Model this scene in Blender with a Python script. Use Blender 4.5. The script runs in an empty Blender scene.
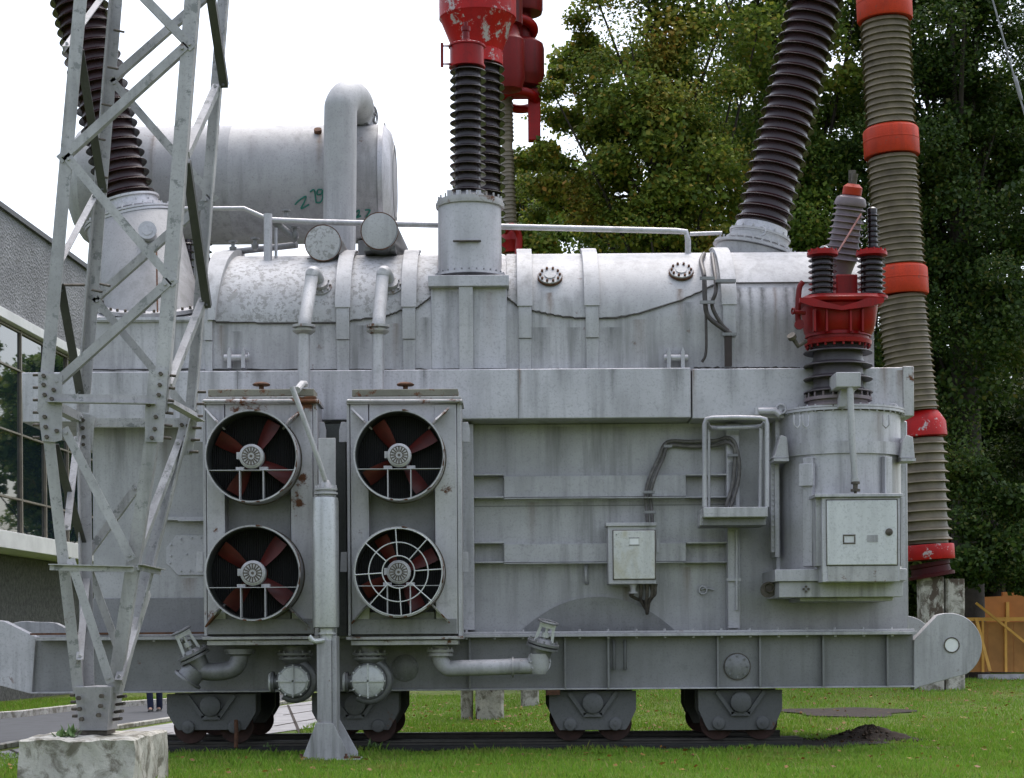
import bpy, math, random
import numpy as np
from mathutils import Vector, Matrix
random.seed(7)
SC = bpy.context.scene
COL = SC.collection
PI = math.pi
# ------------------------------------------------------------------ camera and pixel mapping
F = 1900.0; CX = 512.0; HY = 640.0; CAMH = 1.4; ROLL = math.radians(0.42)
CR, SR = math.cos(ROLL), math.sin(ROLL)
def unroll(px, py):
    u, v = px-CX, py-HY
    return u*CR - v*SR, u*SR + v*CR
def P(px, py, Y):
    u, v = unroll(px, py)
    return Vector((u*Y/F, Y, CAMH - v*Y/F))
def G(px, py, z=0.0):
    u, v = unroll(px, py)
    Y = (CAMH-z)*F/v
    return Vector((u*Y/F, Y, z))
def S(Y): return Y/F

# ------------------------------------------------------------------ mesh builder
def frame_of(axis):
    a = Vector(axis).normalized()
    t = Vector((0, 0, 1)) if abs(a.z) < 0.9 else Vector((1, 0, 0))
    x = t.cross(a).normalized(); y = a.cross(x).normalized()
    return x, y, a

class MB:
    def __init__(s): s.V = []; s.F = []; s.M = []
    def add(s, vs, fs, mi=0):
        b = len(s.V); s.V += [tuple(v) for v in vs]
        s.F += [tuple(i+b for i in f) for f in fs]; s.M += [mi]*len(fs); return s
    def box(s, x0, x1, y0, y1, z0, z1, mi=0):
        v = [(x, y, z) for x in (x0, x1) for y in (y0, y1) for z in (z0, z1)]
        f = [(0,1,3,2), (4,6,7,5), (0,4,5,1), (2,3,7,6), (0,2,6,4), (1,5,7,3)]
        return s.add(v, f, mi)
    def pbox(s, x0, y0, x1, y1, Y0, Y1, mi=0):          # a box whose front face covers those pixels at depth Y0
        c = P((x0+x1)/2, (y0+y1)/2, Y0); k = S(Y0)
        w, h = abs(x1-x0)*k/2, abs(y1-y0)*k/2
        return s.box(c.x-w, c.x+w, Y0, Y1, c.z-h, c.z+h, mi)
    def bar(s, p0, p1, w, h, up=(0, 0, 1), mi=0):
        p0, p1 = Vector(p0), Vector(p1); a = (p1-p0).normalized(); u = Vector(up)
        x = a.cross(u)
        if x.length < 1e-4: x = a.cross(Vector((1, 0, 0)))
        x.normalize(); y = x.cross(a).normalized()
        v = []
        for p in (p0, p1):
            for i, j in ((-1, -1), (1, -1), (1, 1), (-1, 1)): v.append(p + x*(w/2*i) + y*(h/2*j))
        return s.add(v, [(0,3,2,1), (4,5,6,7), (0,1,5,4), (1,2,6,5), (2,3,7,6), (3,0,4,7)], mi)
    def angle(s, p0, p1, d1, d2, w, t=0.012, mi=0):      # L section: two flanges from the edge p0-p1
        p0, p1 = Vector(p0), Vector(p1); a = (p1-p0).normalized()
        def per(d):
            d = Vector(d); d = d - a*d.dot(a); return d.normalized()
        d1 = per(d1); d2 = per(d2); d2 = (d2 - d1*d2.dot(d1)).normalized()
        poly = [(0, 0), (w, 0), (w, t), (t, t), (t, w), (0, w)]
        v = [p + d1*i + d2*j for p in (p0, p1) for i, j in poly]
        f = [tuple(range(5, -1, -1)), tuple(range(6, 12))] + [(k, (k+1) % 6, (k+1) % 6+6, k+6) for k in range(6)]
        return s.add(v, f, mi)
    def lathe(s, o, axis, prof, seg=32, caps=True, closed=False, mi=0):   # prof: (distance along axis, radius)
        o = Vector(o); x, y, a = frame_of(axis); v = []; n = len(prof)
        cs = [(math.cos(2*PI*i/seg), math.sin(2*PI*i/seg)) for i in range(seg)]
        for h, r in prof:
            r = max(r, 1e-4)
            for c, sn in cs: v.append(o + a*h + x*(r*c) + y*(r*sn))
        f = []
        for k in range(n if closed else n-1):
            b0 = k*seg; b1 = ((k+1) % n)*seg
            for i in range(seg):
                j = (i+1) % seg; f.append((b0+i, b0+j, b1+j, b1+i))
        if caps and not closed:
            f.append(tuple(range(seg-1, -1, -1))); f.append(tuple((n-1)*seg+i for i in range(seg)))
        return s.add(v, f, mi)
    def cyl(s, p0, p1, r0, r1=None, seg=24, mi=0):
        p0, p1 = Vector(p0), Vector(p1); r1 = r0 if r1 is None else r1
        return s.lathe(p0, p1-p0, [(0, r0), ((p1-p0).length, r1)], seg, mi=mi)
    def ring(s, o, axis, r_in, r_out, h, seg=48, mi=0):
        return s.lathe(o, axis, [(0, r_in), (0, r_out), (h, r_out), (h, r_in)], seg, closed=True, mi=mi)
    def torus(s, o, axis, R, r, seg=48, sub=10, mi=0):
        return s.lathe(o, axis, [(r*math.sin(2*PI*k/sub), R + r*math.cos(2*PI*k/sub)) for k in range(sub)], seg, closed=True, mi=mi)
    def tube(s, pts, r, seg=12, mi=0, smooth=0):
        pts = [Vector(p) for p in pts]
        if isinstance(r, (list, tuple)) and smooth:
            rr_ = [Vector((v, 0, 0)) for v in r]; r = [v.x for v in catmull(rr_, smooth)]
        if smooth: pts = catmull(pts, smooth)
        n = len(pts); t = [(pts[min(i+1, n-1)]-pts[max(i-1, 0)]).normalized() for i in range(n)]
        x, y, _ = frame_of(t[0]); v = []
        for i in range(n):
            x = (x - t[i]*x.dot(t[i])).normalized(); y = t[i].cross(x)
            rr = r[i] if isinstance(r, (list, tuple)) else r
            for k in range(seg):
                an = 2*PI*k/seg; v.append(pts[i] + x*(rr*math.cos(an)) + y*(rr*math.sin(an)))
        f = []
        for i in range(n-1):
            for k in range(seg):
                j = (k+1) % seg; f.append((i*seg+k, i*seg+j, (i+1)*seg+j, (i+1)*seg+k))
        f.append(tuple(range(seg-1, -1, -1))); f.append(tuple((n-1)*seg+k for k in range(seg)))
        return s.add(v, f, mi)
    def prism(s, poly, y0, y1, mi=0):                     # poly: (x, z) outline, extruded in depth
        n = len(poly)
        v = [(x, y0, z) for x, z in poly] + [(x, y1, z) for x, z in poly]
        f = [tuple(range(n-1, -1, -1)), tuple(range(n, 2*n))] + [(k, (k+1) % n, (k+1) % n+n, k+n) for k in range(n)]
        return s.add(v, f, mi)
    def pprism(s, pix, Y0, Y1, mi=0):
        q = [P(a, b, Y0) for a, b in pix]
        return s.prism([(p.x, p.z) for p in q], Y0, Y1, mi)
    def stud(s, p, axis, r=0.014, h=0.018, mi=0):         # a hexagon bolt head
        return s.lathe(p, axis, [(0, r), (h, r*0.95)], 6, mi=mi)
    def studs_ring(s, o, axis, R, n, r=0.014, h=0.018, mi=0, ph=0):
        x, y, a = frame_of(axis); o = Vector(o)
        for i in range(n):
            an = ph + 2*PI*i/n; s.stud(o + x*(R*math.cos(an)) + y*(R*math.sin(an)), a, r, h, mi)
        return s

def catmull(pts, n):
    q = [pts[0]*2-pts[1]] + list(pts) + [pts[-1]*2-pts[-2]]; out = []
    for i in range(1, len(q)-2):
        for k in range(n):
            t = k/n; a, b, c, d = q[i-1], q[i], q[i+1], q[i+2]
            out.append(0.5*((2*b) + (c-a)*t + (2*a-5*b+4*c-d)*t*t + (3*b-a-3*c+d)*t**3))
    out.append(pts[-1]); return out

BASE = {}
def thing(name, label, cat, loc, group=None):
    o = bpy.data.objects.new(name, None); o.empty_display_size = 0.3; COL.objects.link(o)
    o.location = loc; o['label'] = label; o['category'] = cat
    if group: o['group'] = group
    BASE[o] = Vector(loc); return o
EACH = {'wall_post', 'girder_stiffener', 'eye_plate', 'eye_bush', 'eye_rim', 'box_strap', 'post_insulator', 'insulator_cap', 'graffiti', 'corner_brace', 'cable_clamp', 'lifting_ring',
        'saddle', 'rusted_strip', 'bolt', 'weld_seam', 'side_panel', 'edge_flange', 'cable', 'flange_bolt', 'wheel', 'step_bolt', 'anchor_bolt', 'small_insulator', 'cross_beam', 'timber', 'girder_flange',
        'grab_handle', 'lifting_ear', 'board_panel', 'brace', 'post', 'ring_shield', 'filler_cap', 'girder_bolt', 'earth_stud', 'foot', 'rust_crust', 'guard_rail', 'axle_cap', 'axle_stop', 'jacking_lug', 'lug_base', 'shroud_liner', 'dark_bead', 'cabinet_side', 'clamp_ring', 'door_gap_shade', 'bent_pipe', 'pipe_rail', 'fingers'}
def islands(mb):
    par = list(range(len(mb.V)))
    def find(a):
        while par[a] != a: par[a] = par[par[a]]; a = par[a]
        return a
    for f in mb.F:
        r = find(f[0])
        for k in f[1:]: par[find(k)] = r
    out = {}
    for i, f in enumerate(mb.F): out.setdefault(find(f[0]), []).append(i)
    res = []
    for fi in out.values():
        m = MB(); mp = {}
        for i in fi:
            ff = []
            for v in mb.F[i]:
                if v not in mp: mp[v] = len(m.V); m.V.append(mb.V[v])
                ff.append(mp[v])
            m.F.append(tuple(ff)); m.M.append(mb.M[i])
        res.append(m)
    return res
def build(mb, name, mat, parent=None, **kw):
    if name in EACH and parent is not None:
        return [build1(m, name, mat, parent, **kw) for m in islands(mb)][0]
    return build1(mb, name, mat, parent, **kw)
def build1(mb, name, mat, parent=None, bevel=0.0, ang=35, label=None, flat=False, base=None):
    b = BASE[parent] if parent is not None else (Vector(base) if base is not None else Vector((0, 0, 0)))
    me = bpy.data.meshes.new(name)
    me.from_pydata([(v[0]-b.x, v[1]-b.y, v[2]-b.z) for v in mb.V], [], mb.F)
    mats = mat if isinstance(mat, (list, tuple)) else [mat]
    for m in mats: me.materials.append(m)
    if len(mats) > 1: me.polygons.foreach_set('material_index', mb.M)
    me.update()
    import bmesh
    bm = bmesh.new(); bm.from_mesh(me); bmesh.ops.recalc_face_normals(bm, faces=bm.faces); bm.to_mesh(me); bm.free()
    if not flat:
        me.shade_smooth(); me.set_sharp_from_angle(angle=math.radians(ang))
    o = bpy.data.objects.new(name, me); COL.objects.link(o)
    if parent is not None: o.parent = parent; BASE[o] = b
    else: o.location = b; BASE[o] = b
    if label: o['label'] = label
    if bevel:
        md = o.modifiers.new('edge', 'BEVEL'); md.width = bevel; md.segments = 2; md.limit_method = 'ANGLE'; md.angle_limit = math.radians(40)
        md.harden_normals = False
    return o
def tag(o, label=None, cat=None, group=None, kind=None):
    if label: o['label'] = label
    if cat: o['category'] = cat
    if group: o['group'] = group
    if kind: o['kind'] = kind
    return o

# ------------------------------------------------------------------ materials
def newmat(name):
    m = bpy.data.materials.new(name); m.use_nodes = True
    nt = m.node_tree; b = nt.nodes['Principled BSDF']; return m, nt, b
def N(nt, typ, **kw):
    n = nt.nodes.new(typ)
    for k, v in kw.items():
        if k in n.inputs.keys(): n.inputs[k].default_value = v
        else: setattr(n, k, v)
    return n
def noise(nt, vec, scale, detail=4, rough=0.55, dist=0.0):
    n = N(nt, 'ShaderNodeTexNoise'); n.inputs['Scale'].default_value = scale; n.inputs['Detail'].default_value = detail
    n.inputs['Roughness'].default_value = rough; n.inputs['Distortion'].default_value = dist
    nt.links.new(vec, n.inputs['Vector']); return n.outputs['Fac']
def ramp(nt, fac, stops):
    r = N(nt, 'ShaderNodeValToRGB'); e = r.color_ramp.elements
    while len(e) < len(stops): e.new(0.5)
    for el, (p, c) in zip(e, stops):
        el.position = p; el.color = (c, c, c, 1) if not isinstance(c, (tuple, list)) else (*c, 1)
    nt.links.new(fac, r.inputs['Fac']); return r.outputs['Color']
def mix(nt, fac, a, b, mode='MIX'):
    n = N(nt, 'ShaderNodeMix', data_type='RGBA', blend_type=mode)
    for sock, v in ((n.inputs['Factor'], fac), (n.inputs['A'], a), (n.inputs['B'], b)):
        if isinstance(v, (int, float)): sock.default_value = v
        elif isinstance(v, (tuple, list)): sock.default_value = (*v, 1)
        else: nt.links.new(v, sock)
    return n.outputs['Result']
def pos(nt, scale=(1, 1, 1)):
    g = N(nt, 'ShaderNodeNewGeometry'); mp = N(nt, 'ShaderNodeMapping'); mp.inputs['Scale'].default_value = scale
    nt.links.new(g.outputs['Position'], mp.inputs['Vector']); return mp.outputs['Vector']
def bump(nt, b, h, strength=0.2, dist=0.02):
    n = N(nt, 'ShaderNodeBump'); n.inputs['Strength'].default_value = strength; n.inputs['Distance'].default_value = dist
    nt.links.new(h, n.inputs['Height']); nt.links.new(n.outputs['Normal'], b.inputs['Normal'])

def paint(name, base, streak=0.35, mottle=0.25, rust=0.0, flake=0.0, flakecol=(0.12, 0.11, 0.1), rough=0.45, metal=0.32, flakescale=6.5, spec=0.5,
          dirt=(0.12, 0.12, 0.115), bmp=0.12, stain=None, rustscale=4.0, spots=(), drips=()):
    m, nt, b = newmat(name); p1 = pos(nt); p2 = pos(nt, (7, 7, 0.55))
    c = mix(nt, ramp(nt, noise(nt, p1, 0.9, 7, 0.62), [(0.32, 0.0), (0.72, 1.0)]), tuple(x*(1-mottle) for x in base), tuple(min(1, x*(1+mottle*0.35)) for x in base))
    st = ramp(nt, noise(nt, p2, 1.0, 5, 0.6), [(0.47, 0.0), (0.70, 1.0)])
    big = ramp(nt, noise(nt, p1, 0.55, 3), [(0.35, 0.15), (0.65, 1.0)])
    sm = N(nt, 'ShaderNodeMath', operation='MULTIPLY'); nt.links.new(st, sm.inputs[0]); nt.links.new(big, sm.inputs[1])
    sm2 = N(nt, 'ShaderNodeMath', operation='MULTIPLY'); nt.links.new(sm.outputs[0], sm2.inputs[0]); sm2.inputs[1].default_value = streak
    c = mix(nt, sm2.outputs[0], c, dirt)
    fine = noise(nt, p1, 38, 4, 0.7)
    c = mix(nt, ramp(nt, fine, [(0.34, 0.5), (0.47, 0.0)]), c, tuple(x*0.5 for x in base))
    c = mix(nt, ramp(nt, noise(nt, p1, 9, 8, 0.7, 0.4), [(0.56, 0.0), (0.72, 0.55)]), c, tuple(x*0.55 for x in base))
    if flake:
        fl = ramp(nt, noise(nt, p1, flakescale, 9, 0.75, 0.1), [(0.60-flake*0.22, 0.0), (0.64-flake*0.22, 1.0)])
        c = mix(nt, fl, c, flakecol)
    if stain:
        sn = ramp(nt, noise(nt, pos(nt, (3, 3, 1.6)), 1.6, 6, 0.6, 1.0), [(0.47, 0.0), (0.68, 0.7)])
        c = mix(nt, sn, c, stain)
    if drips:                                              # runs of rust and dirt washed down from seams and bolts
        sp_ = N(nt, 'ShaderNodeSeparateXYZ'); wb = noise(nt, pos(nt, (2, 2, 5)), 3.0, 4, .6); nt.links.new(p1, sp_.inputs[0])
        def M(op, a, b, clamp=False):
            n = N(nt, 'ShaderNodeMath', operation=op); n.use_clamp = clamp
            for i, q in enumerate((a, b)):
                if isinstance(q, (int, float)): n.inputs[i].default_value = q
                else: nt.links.new(q, n.inputs[i])
            return n.outputs[0]
        xw = M('ADD', sp_.outputs['X'], M('MULTIPLY', M('SUBTRACT', wb, .5), .05)); tn = noise(nt, pos(nt, (26, 26, 2.2)), 1.0, 3, .6)
        for (q, wd, ln, col, am) in drips:
            mx = M('SUBTRACT', 1.0, M('DIVIDE', M('ABSOLUTE', M('SUBTRACT', xw, q[0]), 0), wd), True)
            mz = M('DIVIDE', M('SUBTRACT', sp_.outputs['Z'], q[2]-ln), ln, True); st = M('LESS_THAN', sp_.outputs['Z'], q[2])
            k = M('MULTIPLY', M('MULTIPLY', M('MULTIPLY', mx, mz), st), M('MULTIPLY', tn, am*1.8), True)
            c = mix(nt, k, c, col)
    rgh = rough
    if rust:
        rn = noise(nt, p1, rustscale, 9, 0.68, 0.3)
        for (sp, sr, amt) in spots:                        # worn places of their own on the metal
            ds = N(nt, 'ShaderNodeVectorMath', operation='DISTANCE'); nt.links.new(p1, ds.inputs[0]); ds.inputs[1].default_value = sp
            mr = N(nt, 'ShaderNodeMapRange'); nt.links.new(ds.outputs['Value'], mr.inputs['Value']); mr.inputs['From Min'].default_value = sr*.25; mr.inputs['From Max'].default_value = sr; mr.inputs['To Min'].default_value = amt; mr.inputs['To Max'].default_value = 0
            ad = N(nt, 'ShaderNodeMath', operation='ADD'); nt.links.new(rn, ad.inputs[0]); nt.links.new(mr.outputs['Result'], ad.inputs[1]); rn = ad.outputs[0]
        rm = ramp(nt, rn, [(0.70-rust*0.3, 0.0), (0.78-rust*0.3, 1.0)])
        rc = mix(nt, noise(nt, p1, 30, 5), (0.035, 0.014, 0.008), (0.20, 0.075, 0.028))
        c = mix(nt, rm, c, rc)
        rr = N(nt, 'ShaderNodeMapRange'); nt.links.new(rm, rr.inputs['Value']); rr.inputs['To Min'].default_value = rough; rr.inputs['To Max'].default_value = 0.85
        nt.links.new(rr.outputs['Result'], b.inputs['Roughness'])
        ml = N(nt, 'ShaderNodeMapRange'); nt.links.new(rm, ml.inputs['Value']); ml.inputs['To Min'].default_value = metal; ml.inputs['To Max'].default_value = 0
        nt.links.new(ml.outputs['Result'], b.inputs['Metallic'])
    else:
        b.inputs['Roughness'].default_value = rgh; b.inputs['Metallic'].default_value = metal
    b.inputs['Specular IOR Level'].default_value = spec
    nt.links.new(c, b.inputs['Base Color'])
    bb = N(nt, 'ShaderNodeMath', operation='ADD'); nt.links.new(fine, bb.inputs[0]); nt.links.new(noise(nt, p1, 2.2, 3), bb.inputs[1])
    bump(nt, b, bb.outputs[0], bmp, 0.015)
    return m
def simple(name, base, rough=0.6, metal=0.0, var=0.3, scale=8, bmp=0.1, spec=None):
    m, nt, b = newmat(name); p = pos(nt)
    f = noise(nt, p, scale, 6, 0.6)
    nt.links.new(mix(nt, ramp(nt, f, [(0.3, 0.0), (0.7, 1.0)]), tuple(x*(1-var) for x in base), tuple(min(1, x*(1+var)) for x in base)), b.inputs['Base Color'])
    b.inputs['Roughness'].default_value = rough; b.inputs['Metallic'].default_value = metal
    if spec is not None: b.inputs['Specular IOR Level'].default_value = spec
    if bmp: bump(nt, b, f, bmp, 0.02)
    return m

_BR, _DK = (0.13, 0.075, 0.04), (0.10, 0.10, 0.098)
def _d(px, py, w, l, col, am, Y=24.1): return (P(px, py, Y), w/79.0, l/79.0, col, am)
DRIPS = [_d(*q) for q in ((240, 371, 5, 40, _DK, .8), (262, 371, 9, 34, _DK, .5), (424, 371, 5, 45, _DK, .7), (519, 371, 3, 48, _BR, .8), (560, 371, 14, 30, _DK, .5), (612, 371, 6, 48, _DK, .6), (676, 371, 10, 45, _DK, .7), (692, 371, 4, 48, _BR, .7),
 (730, 369, 8, 44, _DK, .7), (764, 369, 12, 30, _DK, .5), (882, 369, 8, 46, _BR, .6), (898, 372, 6, 40, _BR, .9), (120, 372, 10, 46, _DK, .6), (505, 423, 12, 70, _DK, .5), (560, 423, 18, 60, _DK, .55), (622, 423, 10, 90, _DK, .5), (700, 423, 16, 100, _DK, .5),
 (532, 500, 8, 50, _BR, .45), (580, 500, 10, 60, _DK, .5), (690, 566, 6, 50, _BR, .6), (540, 566, 12, 50, _DK, .5), (628, 586, 4, 40, _BR, .7), (644, 586, 5, 38, _DK, .8), (110, 424, 10, 120, _DK, .5), (160, 424, 8, 90, _BR, .4),
 (184, 577, 10, 25, _BR, .6), (785, 462, 6, 90, _DK, .6), (870, 418, 9, 40, _BR, .45), (812, 418, 8, 60, _DK, .5), (890, 462, 5, 80, _BR, .45), (236, 330, 6, 40, _DK, .6), (452, 290, 10, 60, _DK, .5), (490, 290, 9, 70, _BR, .35),
 (550, 290, 5, 40, _BR, .8), (681, 286, 5, 45, _BR, .8), (541, 326, 12, 44, _DK, .7), (574, 326, 9, 44, _DK, .6), (612, 326, 12, 46, _DK, .8), (640, 318, 8, 50, _BR, .45), (688, 300, 8, 66, _DK, .7), (741, 284, 4, 86, _DK, 1.0), (752, 284, 3, 86, _DK, .9), (764, 284, 5, 86, _DK, 1.0), (777, 284, 3, 70, _BR, .7), (788, 284, 4, 86, _DK, 1.0), (797, 284, 3, 80, _DK, .9),
 (318, 324, 6, 44, _DK, .6), (362, 324, 8, 46, _DK, .7), (395, 322, 5, 46, _BR, .6), (425, 316, 6, 50, _DK, .6), (220, 324, 6, 46, _BR, .6), (318, 128, 4, 50, _BR, .9, 26.7), (250, 130, 8, 60, _DK, .4, 26.7), (150, 130, 5, 60, _BR, .6, 26.7))]
SILVER = paint('silver paint', (0.505, 0.495, 0.52), streak=0.62, mottle=0.22, rust=0.06, drips=DRIPS)
CONSP = paint('drum paint', (0.40, 0.395, 0.405), streak=0.75, mottle=0.3, rust=0.16, rough=0.6, metal=0.08, drips=DRIPS)
SILVER3 = paint('shaded silver paint', (0.43, 0.425, 0.435), streak=0.75, mottle=0.25, rust=0.08, drips=DRIPS)  # streaked, darker copy of the silver; shade below the belt put into the colour
SILVER2 = paint('silver paint weathered', (0.485, 0.475, 0.49), streak=0.75, mottle=0.28, rust=0.17, rough=0.58, metal=0.12, drips=DRIPS)
SHEET = paint('flaking light sheet', (0.47, 0.465, 0.475), streak=0.3, mottle=0.26, rust=0.14, flake=0.41, flakecol=(0.27, 0.265, 0.26), rough=0.62, metal=0.08, flakescale=13)
SHEETC = paint('clean light sheet', (0.45, 0.445, 0.455), streak=0.6, mottle=0.24, rust=0.10, rough=0.62, metal=0.08, drips=DRIPS)
RUSTY = paint('silver paint rusted', (0.45, 0.44, 0.44), streak=0.6, mottle=0.3, rust=0.47, rustscale=5.0)
MOSS = paint('mossy ledge', (0.26, 0.25, 0.20), streak=0.6, mottle=0.5, rust=0.50, rough=0.9, metal=0, rustscale=9)
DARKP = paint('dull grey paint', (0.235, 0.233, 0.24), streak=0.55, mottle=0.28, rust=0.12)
BOGIE = paint('grimy bogie paint', (0.135, 0.135, 0.138), streak=0.5, mottle=0.3, rust=0.12, rough=0.6)
CABIN = paint('stained cabinet paint', (0.60, 0.60, 0.58), streak=0.3, mottle=0.12, rust=0.03, stain=(0.40, 0.37, 0.25))
CABINW = paint('pale cabinet paint', (0.60, 0.605, 0.61), streak=0.15, mottle=0.08, rust=0.03)
GALV = paint('galvanised steel', (0.44, 0.43, 0.44), streak=0.7, mottle=0.4, rust=0.16, flake=0.14, flakecol=(0.20, 0.205, 0.205), metal=0.1, rough=0.5)
BOLT = simple('dark bolts', (0.10, 0.085, 0.07), 0.6, 0.5, 0.4, 20)
RUST = simple('rusted steel', (0.11, 0.05, 0.028), 0.85, 0.2, 0.5, 14, 0.4)
BROWN = simple('brown glazed porcelain', (0.026, 0.009, 0.010), 0.26, 0, 0.35, 3, 0.03)
BLACKP = simple('black glazed porcelain', (0.022, 0.013, 0.015), 0.24, 0, 0.35, 3, 0.03)
GREYP = simple('grey weathered porcelain', (0.16, 0.13, 0.088), 0.5, 0, 0.35, 2.5, 0.05)
GREYBUSH = simple('grey dusty porcelain', (0.155, 0.12, 0.135), 0.5, 0, 0.3, 4, 0.05)
RED = paint('red paint', (0.34, 0.005, 0.005), streak=0.85, mottle=0.45, rust=0.0, spec=0.25, dirt=(0.10, 0.01, 0.01), metal=0, rough=0.4)
REDW = paint('red paint worn to grey', (0.44, 0.008, 0.008), streak=0.5, mottle=0.3, flake=0.26, flakescale=3.2, flakecol=(0.42, 0.38, 0.38), spec=0.25, dirt=(0.15, 0.01, 0.01), metal=0, rough=0.45)
DRED = paint('dark red grime paint', (0.20, 0.008, 0.009), spec=0.25, streak=0.8, mottle=0.5, dirt=(0.02, 0.008, 0.008), metal=0, rough=0.45)
FOOTRED = paint('blackened red paint', (0.05, 0.004, 0.005), spec=0.2, streak=0.8, mottle=0.5, dirt=(0.01, 0.005, 0.005), metal=0, rough=0.6)
ORANGE = paint('orange red paint', (0.52, 0.040, 0.010), spec=0.25, streak=0.55, mottle=0.4, flake=0.10, flakecol=(0.25, 0.05, 0.03), dirt=(0.2, 0.03, 0.02), metal=0, rough=0.5)
BLADE = simple('fan blade red', (0.085, 0.008, 0.005), 0.5, 0, 0.35, 6)
CORE = simple('dark radiator core', (0.014, 0.014, 0.015), 0.7, 0, 0.4, 30)
WHEEL = simple('brown red wheel', (0.045, 0.018, 0.014), 0.7, 0.1, 0.4, 10)
CABLE = simple('brown cable sheath', (0.125, 0.115, 0.11), 0.5, 0, 0.4, 12)
PALE = paint('pale galvanised fitting', (0.62, 0.625, 0.62), streak=0.3, mottle=0.2, rust=0.07)
WHITEP = simple('white paint', (0.72, 0.72, 0.71), 0.5, 0, 0.12, 6)
GREEN = simple('green graffiti paint', (0.015, 0.16, 0.12), 0.6, 0, 0.2, 6, 0)
STEELR = simple('worn rail steel', (0.06, 0.055, 0.05), 0.45, 0.6, 0.3, 5)
TIMBER = simple('tarred timber', (0.018, 0.017, 0.016), 0.8, 0, 0.4, 7, 0.4)
BARK = simple('dark bark', (0.035, 0.028, 0.022), 0.9, 0, 0.4, 6, 0.8)
SHADEGALV = paint('shaded galvanised steel', (0.07, 0.072, 0.07), streak=0.5, mottle=0.4, rust=0.1, metal=0.1)  # dark copy of the galvanised steel: shade of the downward braces painted in
CABLED = simple('dark cable', (0.045, 0.037, 0.034), 0.5, 0, 0.4, 12)
PLY = simple('orange plywood', (0.36, 0.165, 0.042), 0.7, 0, 0.22, 2.5)
PLYO = simple('orange sheeting', (0.50, 0.18, 0.04), 0.7, 0, 0.2, 1.5)
YELLOW = simple('yellow timber', (0.68, 0.36, 0.07), 0.6, 0, 0.15, 4)

def concrete(name, base, lich=True, paintpeel=False):
    m, nt, b = newmat(name); p = pos(nt)
    c = mix(nt, ramp(nt, noise(nt, p, 3.2, 8, 0.65), [(0.3, 0), (0.7, 1)]), tuple(x*0.66 for x in base), tuple(min(1, x*1.18) for x in base))
    c = mix(nt, ramp(nt, noise(nt, p, 4.5, 9, 0.7, 0.6), [(0.47, 0), (0.60, 0.9)]), c, (0.13, 0.115, 0.085))
    if lich: c = mix(nt, ramp(nt, noise(nt, p, 2.3, 7, 0.6), [(0.62, 0), (0.78, 0.45)]), c, (0.27, 0.30, 0.16))
    if paintpeel: c = mix(nt, ramp(nt, noise(nt, pos(nt, (1, 1, 0.5)), 2.6, 9, 0.7), [(0.54, 0), (0.58, 1)]), c, (0.09, 0.065, 0.05))
    f = noise(nt, p, 26, 8, 0.7)
    c = mix(nt, ramp(nt, f, [(0.3, 0.5), (0.45, 0)]), c, (0.10, 0.09, 0.075))
    nt.links.new(c, b.inputs['Base Color']); b.inputs['Roughness'].default_value = 0.9
    bump(nt, b, f, 0.5, 0.02); return m
CONC = concrete('old whitewashed concrete', (0.48, 0.46, 0.41))
CONCP = concrete('peeling concrete', (0.50, 0.47, 0.42), False, True)
CONCG = concrete('plain concrete', (0.42, 0.41, 0.38), False)
# ================================================================== TRANSFORMER
YG, YB, YT, YU, YC = 24.0, 23.93, 24.5, 24.2, 22.95
UP = Vector((0, 0, 1)); FRONT = Vector((0, -1, 0)); RIGHT = Vector((1, 0, 0))
T = thing('power_transformer', 'huge silver grey power transformer standing on bogies on the rails', 'transformer', (-0.4, 26.0, 0.0))
def insulator_prof(L, core, shed, n, style='sharp', core1=None, shed1=None):
    core1 = core if core1 is None else core1; shed1 = shed if shed1 is None else shed1
    pr = []; h = L/n
    for i in range(n):
        t = i/n; c = core+(core1-core)*t; s = shed+(shed1-shed)*t; z = i*h
        if style == 'sharp': pr += [(z, c), (z+.44*h, c), (z+.33*h, s*.985), (z+.37*h, s), (z+.43*h, s*.985), (z+.66*h, c*1.05)]
        else: pr += [(z, c), (z+.2*h, c*1.0), (z+.34*h, s*.985), (z+.52*h, s), (z+.7*h, s*.985), (z+.84*h, c)]
    pr.append((L, core1)); return pr
def insulator(p0, p1, core, shed, n, name, mat, parent, seg=40, style='sharp', core1=None, shed1=None, mb=None):
    m = mb or MB(); d = Vector(p1)-Vector(p0)
    m.lathe(p0, d, insulator_prof(d.length, core, shed, n, style, core1, shed1), seg)
    if mb is None: return build(m, name, mat, parent, ang=28)

# ---- lower tank, with its doubler plates and channel ribs
m = MB(); m.pbox(93, 424, 908, 652, YT, 28.0)
tank = build(m, 'lower_tank', SILVER3, T, bevel=0.015)
m = MB()                                                     # horizontal channel ribs of the side wall
for (yt, yb) in ((475, 497), (543, 562)):
    m.pbox(504, yt+.4, 686, yb-.2, YT-0.17, YT-0.002)
    m.pbox(474, yt-1.2, 503.6, yt+0.4, YT-0.24, YT-0.002); m.pbox(474, yb-0.6, 503.6, yb+1, YT-0.26, YT-0.002)
    m.pbox(686.4, yt-1.2, 727, yt+0.4, YT-0.24, YT-0.002); m.pbox(504, yb+0.1, 727, yb+1.3, YT-0.26, YT-0.173)
    m.pbox(686.4, yb-0.6, 727, yb+1, YT-0.173, YT-0.002)
build(m, 'wall_rib', SILVER3, T, bevel=0.004)
m = MB(); m.pbox(462, 424, 474, 630, YT-0.35, YT-0.002); m.pbox(727, 424, 740, 632, YT-0.24, YT-0.002); build(m, 'wall_post', SILVER, T, bevel=0.006)
m = MB(); m.pbox(470, 505, 727, 506, YT-0.006, YT-0.001); m.pbox(93, 598, 205, 599, YT-0.006, YT-0.001)
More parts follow.
